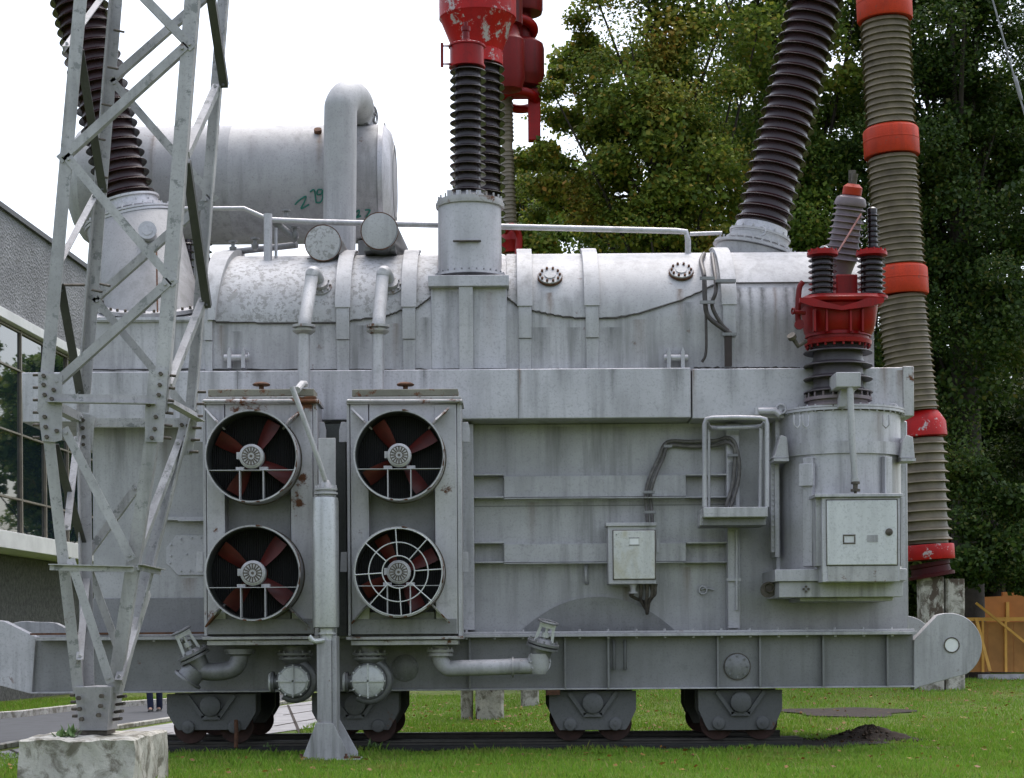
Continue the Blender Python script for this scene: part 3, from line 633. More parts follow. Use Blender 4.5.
# ---- coolers: each a housing with two ringed fans
def CP(px, py): return P(px, py, 22.8)
LINER2 = paint('dull radiator paint', (0.32, 0.32, 0.328), streak=0.5, mottle=0.3, rust=0.1)
CSPOTS = [(CP(308, 408), .30, .22), (CP(300, 490), .34, .22), (CP(262, 405), .25, .12), (CP(455, 407), .22, .18), (CP(442, 490), .28, .20), (CP(208, 622), .25, .22), (CP(352, 628), .2, .2), (CP(450, 628), .22, .2), (CP(296, 548), .25, .20), (CP(240, 402), .3, .12), (CP(206, 470), .18, .2)]
RUSTY = paint('silver paint rusted', (0.45, 0.44, 0.44), streak=0.6, mottle=0.3, rust=0.40, rustscale=6.0, spots=CSPOTS)
CPAINT = paint('cooler paint', (0.50, 0.49, 0.505), streak=0.7, mottle=0.28, rust=0.16, rustscale=6.0, spots=CSPOTS)
def cooler(x0, x1, fans, rust_paint, dx=0):
    Yc = YC; k = S(Yc); cxp = (x0+x1)/2; w = x1-x0
    m = MB()
    m.pbox(x0+4, 404, x1-3, 640, Yc+.34, 23.88)                           # radiator block
    hous = build(m, 'cooling_unit', SILVER, T, bevel=0.006)
    m = MB(); m.pbox(x0+4, 404, x0+22, 634, Yc, Yc+.338); m.pbox(x1-27, 404, x1-5, 634, Yc, Yc+.338)
    m.pbox(x0+.3, 402, x0+3.4, 636, Yc+.02, Yc+.6); m.pbox(x1-4.5, 402, x1, 636, Yc+.02, Yc+.6); build(m, 'side_panel', CPAINT, hous, bevel=0.006)
    m = MB(); m.pbox(x0+22.4, 434.5, x1-27.5, 611.5, Yc+.30, Yc+.337); build(m, 'radiator_front', LINER2, hous)
    m = MB(); m.pbox(x0+22.3, 404, x1-27.4, 434, Yc+.012, Yc+.337); build(m, 'top_panel', rust_paint, hous)
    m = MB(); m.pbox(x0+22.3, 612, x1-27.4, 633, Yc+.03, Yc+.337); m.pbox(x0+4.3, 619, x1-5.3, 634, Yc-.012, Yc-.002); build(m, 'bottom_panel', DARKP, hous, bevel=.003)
    m = MB(); m.pbox(x0-1, 400, x1+1, 403.5, Yc-.05, 23.5); m.pbox(x0+3, 396.5, x1-1, 399.6, Yc-.03, 23.45); m.pbox(x0-1, 636.5, x1+1, 639.5, Yc-.05, 23.87); m.pbox(x0+4, 640.3, x1-4, 645, Yc+.02, 23.8)
    m.cyl(P(x0, 401, Yc-.06), P(x1, 401, Yc-.06), .02, .02, 10)
    build(m, 'edge_flange', RUSTY, hous, bevel=.004)
    m = MB(); m.pbox(x0+5, 389, x1-4, 396.2, Yc+.02, 23.4); build(m, 'top_tray', MOSS, hous, bevel=.01)
    m = MB(); q = P(cxp+1, 389, 23.2); m.lathe(q, UP, [(0, .03), (.04, .03), (.04, .10), (.055, .11), (.075, .08), (.085, .03)], 20); build(m, 'vent_cap', RUST, hous)
    m = MB()
    for s_, xx in ((-1, x0-6), (1, x1)):
        m.pprism([(xx, 422), (xx+6, 422), (xx+8, 430), (xx+8, 442), (xx, 442)] if s_ > 0 else [(xx+6, 422), (xx, 422), (xx-2, 430), (xx-2, 442), (xx+6, 442)], Yc+.3, Yc+.34)
        m.pprism([(xx, 552), (xx+6, 552), (xx+7, 572), (xx, 572)] if s_ > 0 else [(xx+6, 552), (xx, 552), (xx-1, 572), (xx+6, 572)], Yc+.3, Yc+.34)
    build(m, 'lifting_ear', SILVER, hous, bevel=.003)
    for (fx, fy, r, rot, guard) in fans:
        o = P(fx, fy, Yc-.42); R = r*S(Yc-.42)
        m = MB(); m.ring(o, (0, 1, 0), R*.978, R, .42, 72)
        m.ring(o+Vector((0, -.004, 0)), (0, 1, 0), R*.978, R*1.012, .02, 72)
        build(m, 'fan_shroud', CPAINT, hous)
        m = MB(); m.ring(o+Vector((0, .02, 0)), (0, 1, 0), R*.962, R*.9765, .40, 72); build(m, 'shroud_liner', RECESS, hous)  # dark inner face of the fan ring
        m = MB()
        arc = [i/14 for i in range(15)]
        for a0, a1 in ((-.9, .45), (1.2, 1.75), (4.5, 4.95)):
            pts = [o+Vector((R*1.004*math.cos(a0+(a1-a0)*t), .02+.05*math.sin(t*9+a0), R*1.004*math.sin(a0+(a1-a0)*t))) for t in arc]
            m.tube(pts, [R*.012*(1+.8*math.sin(t*17)) for t in arc], 6)
        build(m, 'rust_crust', RUST, hous)
        m = MB(); m.ring(Vector((o.x, Yc-.008, o.z)), (0, 1, 0), R*1.001, R*1.03, .007, 72); build(m, 'shroud_shade', BOLT, hous)  # dark ring painted in as contact shade where the shroud meets the panel
        m = MB(); m.lathe(o+Vector((0, .385, 0)), (0, 1, 0), [(0, R*.976), (.034, R*.976)], 48)
        for i in range(int(1.8*R/.022)):
            x = -R*.9+i*.022; h = math.sqrt(max(0, (R*.93)**2-x*x)); m.box(o.x+x-.003, o.x+x+.003, o.y+.33, o.y+.3845, o.z-h, o.z+h)
        build(m, 'radiator_core', CORE, hous)
        m = MB()                                                            # rotor: hub and four pitched blades
        m.lathe(o+Vector((0, .18, 0)), (0, 1, 0), [(0, R*.24), (.1, R*.26), (.12, R*.2)], 28)
        for b in range(4):
            an = rot+b*PI/2; e = Vector((math.cos(an), 0, math.sin(an))); tn = Vector((-math.sin(an), 0, math.cos(an)))
            v = []; nn = 8
            for sgn in (0, .008):
                for i in range(nn+1):
                    t = i/nn; rr = R*(.20+.70*t); hw = R*(.10+.085*math.sin(t*PI*.62)); tw = .75-.35*t
                    for s_ in (-1, -.3, .4, 1):
                        off = hw*s_
                        v.append(o+Vector((0, .24+sgn, 0))+e*rr+tn*(off*math.cos(tw))+Vector((0, off*math.sin(tw)+.012*s_*s_, 0)))
            f = []; W_ = 4; B_ = (nn+1)*W_
            for i in range(nn):
                for j in range(3):
                    a = i*W_+j; f.append((a, a+1, a+W_+1, a+W_)); f.append((B_+a, B_+a+W_, B_+a+W_+1, B_+a+1))
                f.append((i*W_, i*W_+W_, B_+i*W_+W_, B_+i*W_)); f.append((i*W_+3, B_+i*W_+3, B_+i*W_+W_+3, i*W_+W_+3))
            f.append((nn*W_, nn*W_+1, nn*W_+2, nn*W_+3, B_+nn*W_+3, B_+nn*W_+2, B_+nn*W_+1, B_+nn*W_)); m.add(v, f)
        build(m, 'fan_rotor', BLADE, hous)
        m = MB(); rm = R*.27
        m.lathe(o+Vector((0, .0, 0)), (0, 1, 0), [(0, rm*.80), (.02, rm*.98), (.05, rm), (.12, rm), (.12, rm*.95), (.20, rm*.95)], 40)
        m.box(o.x-rm*1.22, o.x-rm*.85, o.y+.05, o.y+.2, o.z-rm*.2, o.z+rm*.35); mo = build(m, 'fan_motor', SILVER2, hous)
        m = MB()
        for i in range(16):
            an = 2*PI*i/16; d = Vector((math.cos(an), 0, math.sin(an))); m.bar(o+d*rm*.28+Vector((0, -.002, 0)), o+d*rm*.74+Vector((0, -.002, 0)), rm*.105, .004, FRONT)
        m.lathe(o+Vector((0, -.004, 0)), (0, 1, 0), [(0, rm*.12), (.004, rm*.12)], 16); m.ring(o+Vector((0, -.001, 0)), (0, 1, 0), rm*.70, rm*.76, .004, 32)
        build(m, 'fan_motor_vent', BOLT, hous)
        m = MB(); zs = o.z-rm*1.08
        hw = math.sqrt(R*R*.95-(rm*1.08)**2); m.box(o.x-hw, o.x+hw, o.y+.01, o.y+.14, zs-.010, zs-.002)
        for s_ in (-1, 1):
            xb = o.x+s_*rm*.95; hb = math.sqrt(max(.01, R*R*.95-(rm*.95)**2)); m.box(xb-.006, xb+.006, o.y+.012, o.y+.14, o.z-hb, zs-.0105)
            m.box(xb-.05, xb+.05, o.y+.06, o.y+.16, zs-.0015, zs+.035)
        build(m, 'motor_shelf', SILVER2, hous)
        m = MB()                                                            # gusset braces to the corners
        for sx, sz in ((-1, 1), (1, 1), (-1, -1), (1, -1)):
            if sz > 0 and fy > 500 or sz < 0 and fy < 500: continue
            a = o+Vector((sx*R*.72, .20, sz*R*.72)); b = Vector((o.x+sx*R*1.02, Yc-.004, o.z+sz*R*1.04)); m.bar(a, b, .02, .20, (0, 1, 0))
        if m.V: build(m, 'corner_brace', RUSTY, hous)
        if guard:
            m = MB()
            for rr in (.36, .66, .97): m.torus(o+Vector((0, -.02, 0)), (0, 1, 0), R*rr, .0075, 56, 6)
            for i in range(8):
                an = 2*PI*(i+.05)/8+.02; d = Vector((math.cos(an), 0, math.sin(an))); m.tube([o+d*R*.36+Vector((0, -.02, 0)), o+d*R*.97+Vector((0, -.02, 0))], .0075, 6)
            build(m, 'fan_guard', PALE, hous)
    return hous
cooler(203, 318, [(251, 456, 46, math.radians(60), False), (252.5, 573, 47.5, math.radians(52), False)], RUSTY)
cooler(347, 462, [(399, 455, 45, math.radians(33), False), (398.5, 572, 45, math.radians(28), True)], CPAINT)

# ---- oil pumps and valves under the coolers
PUMPC = paint('grimy pump paint', (0.17, 0.17, 0.175), streak=.5, mottle=.3, rust=.15)
def pump(px, py, r):
    Y0 = 23.3; k = S(Y0); o = P(px, py, Y0); m = MB()
    m.lathe(o, (0, 1, 0), [(0, r*k*.9), (.015, r*k), (.06, r*k), (.06, r*k*.8), (.3, r*k*.75)], 36)
    pts = [o+Vector((r*k*1.12*math.cos(a), .12, r*k*1.12*math.sin(a))) for a in [-2.2+i*.35 for i in range(11)]]
    pts.append(P(px+3, py-28, Y0+.16)); m.tube(pts, [r*k*(.20+.012*i) for i in range(len(pts))], 14)
    m.tube([P(px-r-6, py+1, Y0+.1), P(px-r*.6, py+1, Y0+.1)], .09, 16); m.ring(P(px-r-4, py+1, Y0+.1), RIGHT, .06, .13, .03, 24)
    pm = build(m, 'oil_pump', PUMPC, T)
    m = MB(); m.lathe(o+Vector((0, -.02, 0)), (0, 1, 0), [(0, r*k*.78), (.012, r*k*.86), (.018, r*k*.9)], 36)
    for a in (0, PI/2): d = Vector((math.cos(a), 0, math.sin(a))); m.bar(o-d*r*k*.84+Vector((0, -.03, 0)), o+d*r*k*.84+Vector((0, -.03, 0)), .022, .03, FRONT)
    m.studs_ring(o+Vector((0, 0, 0)), FRONT, r*k*.92, 12, .012, .03); m.lathe(P(px-r-7, py+1, Y0+.1), RIGHT, [(0, .1), (.02, .12), (.03, .12)], 20)
    build(m, 'pump_cover', PALE, pm)
    m = MB(); c = P(px+2, 656, Y0+.16)
    m.lathe(c-UP*.10, UP, [(0, .12), (.06, .20), (.085, .20), (.085, .13), (.11, .13), (.11, .22), (.14, .22), (.14, .15), (.22, .15)], 28); m.studs_ring(c+UP*.04, UP, .19, 10, .014, .03); m.studs_ring(c-UP*.03, UP, .17, 10, .014, .03, ph=.3); build(m, 'pump_flange', DARKP, pm)
m = MB(); m.pbox(318.8, 424, 346, 636, 23.65, 23.9); build(m, 'shade_panel', RECESS, T)  # added dark panel standing in for the deep shade between the coolers
pump(293, 681, 17); pump(368, 681, 18)
def valve(base, tip, Y0, wheel_r, parent_name='gate_valve'):
    k = S(Y0); a, b = P(*base, Y0), P(*tip, Y0-.05); ax = (b-a).normalized(); L = (b-a).length; x, y, _ = frame_of(ax)
    if abs(y.dot(RIGHT)) > abs(x.dot(RIGHT)): x, y = y, x
    m = MB(); m.lathe(a, ax, [(-.12, .12), (0, .13), (.05, .135), (.05, .20), (.08, .20), (.085, .15), (.1, .20), (.13, .20), (.13, .12), (.17, .09)], 28); m.studs_ring(a+ax*.13, ax, .17, 10, .015, .03)
    v = build(m, parent_name, DARKP, T)
    m = MB()
    for s_ in (-1, 1): m.bar(a+ax*.12+x*(s_*.105), a+ax*(L-.03)+x*(s_*.075), .035, .06, y)
    m.bar(a+ax*(L-.05)+x*.1, a+ax*(L-.05)-x*.1, .07, .05, ax); m.cyl(a+ax*.1, a+ax*(L+.02), .02, .02, 10); m.lathe(a+ax*(L*.5), ax, [(0, .05), (.06, .05)], 10); build(m, 'yoke', PALE, v)
    m = MB(); w = a+ax*L; m.torus(w, ax, wheel_r*k, .016, 32, 8); m.lathe(w-ax*.02, ax, [(0, .035), (.04, .035)], 12)
    for i in range(4): an = PI/4+i*PI/2; d = x*math.cos(an)+y*math.sin(an); m.bar(w, w+d*wheel_r*k, .022, .012, ax)
    build(m, 'handwheel', DARKP, v); return v
Yv = 23.35; kv2 = S(Yv)
m = MB(); m.tube([P(240, 650, Yv), P(239, 660, Yv), P(232, 669, Yv), P(212, 672, Yv), P(196, 668, Yv), P(192, 660, Yv)], [9*kv2]*6, 20, smooth=4)
q = P(240, 654, Yv); m.lathe(q, UP, [(-.02, .12), (0, .17), (.03, .17), (.03, .19), (.06, .19), (.06, .12)], 24); m.lathe(P(196, 668, Yv), (-.6, 0, -.8), [(0, .15), (.16, .15), (.16, .19), (.19, .19)], 24); build(m, 'valve_pipe', DARKP, T)
valve((197, 662), (181, 631), Yv, 9.5)
m = MB(); m.tube([P(440, 646, Yv), P(440, 658, Yv), P(447, 668, Yv), P(462, 668, Yv), P(500, 667, Yv), P(538, 665.5, Yv)], [8.0*kv2]*6, 20, smooth=4); pp = build(m, 'oil_pipe', SILVER2, T)
q = P(440, 656, Yv); m = MB(); m.lathe(q, UP, [(0, .12), (0, .16), (.03, .16), (.03, .13), (.05, .13), (.05, .165), (.08, .165), (.08, .11)], 24); m.studs_ring(q+UP*.08, UP, .14, 8, .013, .025)
m.lathe(P(512, 667, Yv), RIGHT, [(0, .105), (.0, .125), (.02, .125), (.02, .105)], 24); build(m, 'pipe_flange', RUSTY, pp)
m = MB(); o = P(539, 662, Yv-.02); ax = Vector((.3, -.75, .1)); m.lathe(o-ax.normalized()*.02, ax, [(0, .15), (.04, .15), (.04, .11), (.05, .05)], 28); m.studs_ring(o+ax.normalized()*.02, ax, .13, 10, .014, .03); m.lathe(o, UP, [(-.15, .08), (-.08, .12), (.1, .125)], 24); build(m, 'valve_body', SILVER2, T)
valve((541, 652), (548.5, 622), Yv, 9.5)
m = MB(); o = P(405, 668, YG); m.lathe(o+FRONT*.03, (0, 1, 0), [(0, .16), (.005, .17), (.03, .17)], 36); m.studs_ring(o+FRONT*.03, FRONT, .14, 10, .012, .015); build(m, 'blank_flange', DARKP, T)

# ---- small control cabinet with its cables
Yb = 24.05; kb = S(Yb)
m = MB(); m.pbox(608, 526, 656, 584, Yb, YT-.12); cab = build(m, 'control_cabinet', SILVER2, T, bevel=.008)
m = MB(); m.pbox(613.5, 530.5, 655, 579, Yb-.03, Yb-.003); build(m, 'cabinet_door', CABIN, cab, bevel=.008)
m = MB(); m.pbox(612.7, 529.8, 655.8, 579.8, Yb-.010, Yb-.001); build(m, 'door_gap_shade', BOLT, cab)  # dark frame painted in as the shade around the door
m = MB(); m.pbox(606, 522.5, 657, 526, Yb-.03, YT-.1); build(m, 'rain_hood', SILVER2, cab, bevel=.004)
m = MB(); m.pbox(630, 538.5, 638.5, 544.5, Yb-.036, Yb-.031); build(m, 'name_plate', WHITEP, cab)
m = MB(); m.pbox(629, 537.5, 639.5, 538.3, Yb-.036, Yb-.031); m.pbox(629, 544.7, 639.5, 545.5, Yb-.036, Yb-.031); m.pbox(616, 534, 617.2, 535.2, Yb-.034, Yb-.031); build(m, 'plate_edge', DARKP, cab)
m = MB()
for px, l in ((633, 10), (641, 16), (647, 20), (652, 18), (655, 12)):
    m.cyl(P(px, 584, Yb+.15), P(px, 584+l*.4, Yb+.15), .035, .02, 12); m.tube([P(px, 584, Yb+.15), P(px, 590+l*.3, Yb+.15), P(px-3+random.random()*4, 590+l*.6, Yb+.2), P(646+random.random()*3, 592+l*1.1, Yb+.3)], .022, 8, smooth=4)
build(m, 'cable_gland', BOLT, cab)
m = MB(); m.lathe(P(633, 584, Yb+.1), -UP, [(0, .05), (.06, .035), (.10, .035), (.10, .06), (.12, .06)], 14); build(m, 'drain_nozzle', SILVER2, cab); m = MB(); m.pbox(656.5, 538, 659, 552, Yb+.08, Yb+.14); build(m, 'cabinet_latch', SILVER2, cab)
m = MB()
for d in (-2.4, 2.4):
    m.tube([P(650+d, 524, Yb+.2), P(649+d, 508, YT-.15), P(648+d, 495, YT-.18), P(652+d, 478, YT-.2), P(661+d*.9, 458, YT-.1), P(668+d*.4, 444+d*.7, YT-.08), P(690, 444+d, YT-.08), P(715, 443+d, YT-.12), P(728, 440+d, YT-.3), P(735-d*.2, 447+d, YT-.32), P(737-d, 465, YT-.32), P(735-d, 485, YT-.32), P(729-d, 505, YT-.32), P(727-d, 520, YT-.2)], 1.9*kb, 10, smooth=5)
build(m, 'cable', CABLE, cab)
m = MB()
for (px, py, hw) in ((649, 492, 6), (650, 512, 6), (668, 446, 4), (733, 455, 5)): m.pbox(px-hw, py-1.3, px+hw, py+1.3, YT-.36, YT-.30)
for (px) in (731, 735): m.cyl(P(px, 462, YT-.3), P(px, 505, YT-.3), 1.1*kb, 1.1*kb, 8)
build(m, 'cable_clamp', DARKP, cab)
m = MB(); m.tube([P(587, 565, YT-.01), P(586, 568, YT-.08), P(586, 580, YT-.08), P(587, 583, YT-.01)], .025, 10, smooth=3); build(m, 'grab_handle', SILVER, T)

# ---- access platform with its hoop rail
Yf = 23.35; kf = S(Yf); Yk = 24.2
m = MB(); m.pbox(703.5, 507, 768, 517, Yf, Yk); pf = build(m, 'access_platform', SILVER2, T, bevel=.008)
m = MB(); m.pbox(703, 517.3, 766, 525, Yf+.16, Yk); build(m, 'platform_underside', DARKP, pf)  # darker paint carries the shade of the recessed underside
m = MB(); m.pbox(700, 514, 706, 525, Yf+.2, Yf+.5); m.studs_ring(P(703, 519, Yf+.2), FRONT, .02, 3, .014); build(m, 'platform_bracket', SILVER2, pf)
m = MB(); r = 2.4*kf
fr = [(704.5, 507), (704.5, 424), (706, 419.5), (712, 418), (736, 417.5), (760, 418), (766, 419.5), (767, 424), (767, 507)]
m.tube([P(a, b, Yf+.06) for a, b in fr], r, 12)
m.tube([P(706, 421, Yf+.06), P(709, 427, Yf+.3), P(716, 428, Yf+.68), P(752, 427, Yf+.68), P(762, 426, Yf+.4), P(765.5, 421, Yf+.06)], r, 12, smooth=3)
m.tube([P(761, 427, Yf+.45), P(760, 507, Yf+.5)], r*.8, 12); m.tube([P(709, 427, Yf+.5), P(709, 507, Yf+.55)], r*.6, 12)
build(m, 'guard_rail', SILVER, pf)
m = MB(); m.pbox(728, 508, 739, 628, YT-.34, YT-.243); m.cyl(P(737, 530, YT-.37), P(737, 610, YT-.37), .02, .02, 8); m.pbox(727, 578, 741, 581, YT-.38, YT-.342); build(m, 'platform_post', SILVER2, pf)
m = MB(); m.tube([P(700, 590, YT-.03), P(706, 588, YT-.05), P(714, 590, YT-.05)], .012, 8, smooth=3); m.torus(P(703, 590, YT-.05), (0, 1, 0), .05, .012, 16, 6); build(m, 'hook', SILVER, T)

# ---- cable box: upright drum on the right end with its ribs, cabinet and bushing
Yx = 24.15; kx = S(Yx-.8); RX = 62*kx
def rx(px, y0, y1): return P(px, y0, Yx), P(px, y1, Yx)
a, b = rx(840.5, 582, 414); L = (b-a).length
m = MB(); m.lathe(a, UP, [(0, RX), (L, RX)], 72); m.pbox(776, 418, 905, 582, Yx, 24.49); box_ = build(m, 'cable_box', SILVER, T)
m = MB(); m.lathe(b-UP*.03, UP, [(0, RX+.002), (.0, RX*1.06), (.03, RX*1.06), (.03, RX*1.045), (.036, RX*1.045), (.036, RX*1.06), (.06, RX*1.06), (.06, RX*.4)], 72, caps=False); m.studs_ring(b+UP*.03, UP, RX*1.03, 44, .012, .018); m.studs_ring(b-UP*.032, -UP, RX*1.03, 44, .012, .018); build(m, 'box_flange', SILVER, box_)
m = MB(); m.ring(b-UP*.042, UP, RX+.001, RX*1.012, .012, 72); m.ring(b+UP*.0, UP, RX*1.046, RX*1.062, .006, 72); build(m, 'dark_flange_ring', BOLT, box_)  # dark rings painted in as contact shade at the box flange
a2, b2 = rx(840.5, 459, 447); m = MB(); m.lathe(a2, UP, [(0, RX+.002), (0, RX*1.045), ((b2-a2).length, RX*1.045), ((b2-a2).length, RX+.002)], 72, closed=True); build(m, 'stiffening_band', SILVER, box_)
m = MB(); m.pbox(775, 569, 907, 581, Yx-.83, 24.48); build(m, 'box_ledge', SILVER, box_, bevel=.006)
m = MB(); m.pbox(779, 581.4, 903, 597, Yx-.78, 24.48); m.pbox(800, 597.4, 893, 601, Yx-.6, 24.48); build(m, 'box_foot', SILVER2, box_, bevel=.006)
m = MB(); m.studs_ring(P(806, 589, Yx-.79), FRONT, .03, 4, .016); build(m, 'earth_stud', BOLT, box_)
m = MB()
for px, w, an in ((799, 10, -.68), (897, 9, .62)):
    d = Vector((math.sin(an), -math.cos(an), 0)); A, B = rx(840.5, 568, 462); c = d*(RX+.03); m.bar(A+c, B+c, w*kx*1.1, .07, d)
m.bar(rx(840.5, 490, 1)[0]+Vector((math.sin(-.68), -math.cos(-.68), 0))*(RX+.08), rx(840.5, 468, 1)[0]+Vector((math.sin(-.68), -math.cos(-.68), 0))*(RX+.08), 16*kx, .06, Vector((math.sin(-.68), -math.cos(-.68), 0)))
build(m, 'box_strap', SILVER, box_, bevel=.006)
m = MB(); m2 = MB()
for s_, px in ((-1, 781), (1, 908)):
    m.pprism([(px-9, 458), (px+8, 458), (px+6, 437), (px, 435), (px-6, 455)] if s_ < 0 else [(px-8, 458), (px+7, 458), (px+5, 437), (px-1, 435), (px-5, 440)], 23.6, 23.95)
    m2.pbox(px-7, 458.3, px+8, 461, 23.55, 23.9)
build(m, 'jacking_lug', SILVER2, box_, bevel=.006); build(m2, 'lug_base', SILVER2, box_)
m = MB(); m.pbox(775, 462, 779, 557, 23.9, 24.3); m.pbox(771, 460, 774.6, 552, 23.95, 24.1)
for i in range(18): m.stud(P(773, 463+i*5.2, 23.95), FRONT, .016, .02)
build(m, 'side_flange', SILVER2, box_)
m = MB(); q = P(767, 590, 23.9); m.lathe(q, FRONT, [(0, .06), (.1, .06), (.1, .1), (.13, .1), (.13, .04)], 18); m.torus(q+Vector((0.01, -.15, .03)), (0.3, 1, .2), .06, .014, 20, 6); m.tube([P(767, 590, 23.88), P(779, 591, 23.9)], .035, 10); build(m, 'drain_valve', BOLT, box_)
m = MB()
for px in (797, 886, 806): m.tube([P(px-3, 415, Yx-.80), P(px-3, 425, Yx-.82), P(px, 428, Yx-.82), P(px+3, 425, Yx-.82), P(px+3, 415, Yx-.8)], .012, 6)
for px in (781, 893): m.torus(P(px, 409, Yx-.3), (0.2, 1, 0), .06, .014, 20, 6)
build(m, 'lifting_ring', SILVER, box_)
m = MB(); m.pbox(779, 403, 798, 413, 23.9, 24.3); m.pbox(758, 409, 782, 415, 23.86, 23.9); m.tube([P(758, 411, 23.8), P(775, 411, 23.8), P(780, 415, 23.8)], .045, 12); m.cyl(P(757, 415, 23.8), P(757, 408, 23.8), .035, .035, 10); build(m, 'vent_pipe', SILVER, box_, bevel=0)
# marshalling cabinet on the front of the cable box
Yn = 23.02
m = MB(); m.pbox(822, 497, 900, 582, Yn, 23.45); mc = build(m, 'marshalling_cabinet', SILVER, T, bevel=.008)
m = MB(); m.pbox(816, 497, 821.6, 566, Yn+.10, 23.4); m.pbox(900.4, 497, 903, 566, Yn+.1, 23.4); build(m, 'cabinet_side', SILVER2, mc, bevel=.004)
m = MB(); m.pbox(827, 500, 897, 565, Yn-.035, Yn-.003); dr = build(m, 'cabinet_door', CABINW, mc, bevel=.01)
m = MB(); m.pbox(826.2, 499.3, 897.8, 565.8, Yn-.012, Yn-.001); build(m, 'door_gap_shade', BOLT, mc)  # dark frame as painted shade round this door too
m = MB(); m.pbox(815, 493.5, 903, 496.7, Yn-.06, 23.45); build(m, 'rain_hood', SILVER, mc, bevel=.004)
m = MB(); m.pbox(828, 566.5, 898, 581, Yn-.012, Yn-.002); m.cyl(P(826, 581, Yn), P(898, 581, Yn), .012, .012, 8); build(m, 'door_sill', RUSTY, mc)
m = MB(); m.pbox(843, 534.5, 855.5, 536, Yn-.042, Yn-.036); m.pbox(843, 542.5, 855.5, 544, Yn-.042, Yn-.036); m.pbox(843, 536.2, 844.3, 542.3, Yn-.042, Yn-.036); m.pbox(854.2, 536.2, 855.5, 542.3, Yn-.042, Yn-.036)
m.lathe(P(889, 532, Yn-.036), FRONT, [(0, .045), (.012, .045), (.02, .02)], 16); build(m, 'door_lock', BOLT, mc)
m = MB(); m.pbox(867, 535, 878, 542, Yn-.040, Yn-.036); build(m, 'faded_plate', SILVER2, mc)
m = MB(); m.tube([P(850, 383, 23.05), P(850.5, 400, 23.05), P(852, 440, 23.05), P(855, 478, 23.05)], 3.2*kx, 14); m.cyl(P(855, 478, 23.05), P(855, 482, 23.05), 4.2*kx, 4.2*kx, 16); cp = build(m, 'cable_conduit', SHEETC, mc)
m = MB(); m.lathe(P(855.5, 494, 23.05), UP, [(0, .02), (.03, .02), (.03, .06), (.06, .06), (.06, .03), (.12, .03), (.12, .055), (.15, .055)], 16); build(m, 'conduit_gland', BOLT, mc)
m = MB(); m.pbox(836, 372, 861, 387, 23.0, 23.5); m.pprism([(841, 387.3), (857, 387.3), (846, 407), (839, 407)], 23.2, 23.5); build(m, 'junction_box', SILVER2, mc, bevel=.01)

# ---- switch bushing standing on the cable box
Yz = 23.75; kz = S(Yz)
a, b = P(838, 412, Yz), P(838, 396, Yz)
m = MB(); m.lathe(a, UP, [(0, 28*kz), (.05, 28*kz), (.05, 33*kz), (.08, 33*kz), (.08, 30*kz), (.13, 30*kz), (.13, 33.5*kz), (.17, 33.5*kz), (.17, 24*kz)], 48); m.studs_ring(a+UP*.17, UP, 32*kz, 20, .014, .055); m.studs_ring(a+UP*.03, UP, 31*kz, 20, .014, .06)
sb = build(m, 'switch_bushing', GREYBUSH, T)
insulator(P(838, 398, Yz), P(838, 345, Yz), 24.5*kz, 34.5*kz, 4, 'insulator', simple('matt dark porcelain', (0.055, 0.045, 0.05), .4, 0, .3, 4), sb, 48)
m = MB(); q = P(838, 346, Yz); m.lathe(q, UP, [(0, 30*kz), (.0, 33*kz), (.05, 33.5*kz), (.06, 31*kz), (.10, 31*kz), (.10, 33*kz), (.14, 32*kz)], 48); m.studs_ring(q, -UP, 31*kz, 22, .016, .035); build(m, 'head_flange', RED, sb)
m = MB(); m.lathe(q+UP*.14, UP, [(0, 30*kz), (.08, 29*kz), (.14, 27*kz)], 40)
def sup(y, rx, ry, e=3.2, n=56, dx=0):
    c = P(839+dx, y, Yz); out = []
    for i in range(n):
        a = 2*PI*i/n; cs, sn = math.cos(a), math.sin(a); out.append(Vector((c.x+rx*kz*math.copysign(abs(cs)**(2/e), cs), Yz+ry*math.copysign(abs(sn)**(2/e), sn), c.z)))
    return out
loft(m, [sup(337, 31, .36, 2.4), sup(332, 34, .40, 2.6), sup(324, 35, .42), sup(312, 36.5, .43), sup(308, 37, .44), sup(306.5, 41, .50, 4), sup(303.5, 42, .51, 4), sup(302.5, 40, .49, 4), sup(300, 39, .48, 4)])
for px in (815, 827, 851, 863): m.pbox(px-1, 309, px+1, 331, Yz-.47, Yz-.36)
m.pprism([(800, 302), (800, 297.5), (812, 297.5), (824, 301.5), (842, 306), (858, 301.5), (868, 297.5), (884, 297.5), (884, 302), (872, 306), (842, 310), (812, 306)], Yz-.53, Yz-.44)
hd = build(m, 'switch_head', RED, sb, ang=50)
m = MB()
for px, Y in ((822.5, Yz-.28), (871.5, Yz-.22)):
    kk = S(Y); insulator(P(px, 297, Y), P(px, 257, Y), 10.5*kk, 14.2*kk, 7, 'i', None, None, 36, mb=m)
build(m, 'post_insulator', BLACKP, sb)
m = MB()
for px, Y in ((822.5, Yz-.28), (871.5, Yz-.22)):
    kk = S(Y); q = P(px, 257.5, Y); m.lathe(q, UP, [(0, 11*kk), (.02, 15.5*kk), (.06, 15.5*kk), (.06, 12*kk), (.09, 12*kk)], 32); m.studs_ring(q+UP*.06, UP, 14*kk, 12, .012, .035); q = P(px, 297.5, Y); m.lathe(q-UP*.02, UP, [(0, 16*kk), (.03, 16*kk), (.05, 12*kk)], 32)
build(m, 'insulator_cap', RED, sb)
m = MB(); m.pbox(836, 274, 858, 298, Yz-.05, Yz+.3); build(m, 'head_block', RED, sb, bevel=.02)
Yy = 24.05; p0, p1 = P(841.5, 262, Yy), P(850, 206, Yy-.15); kk = S(Yy)
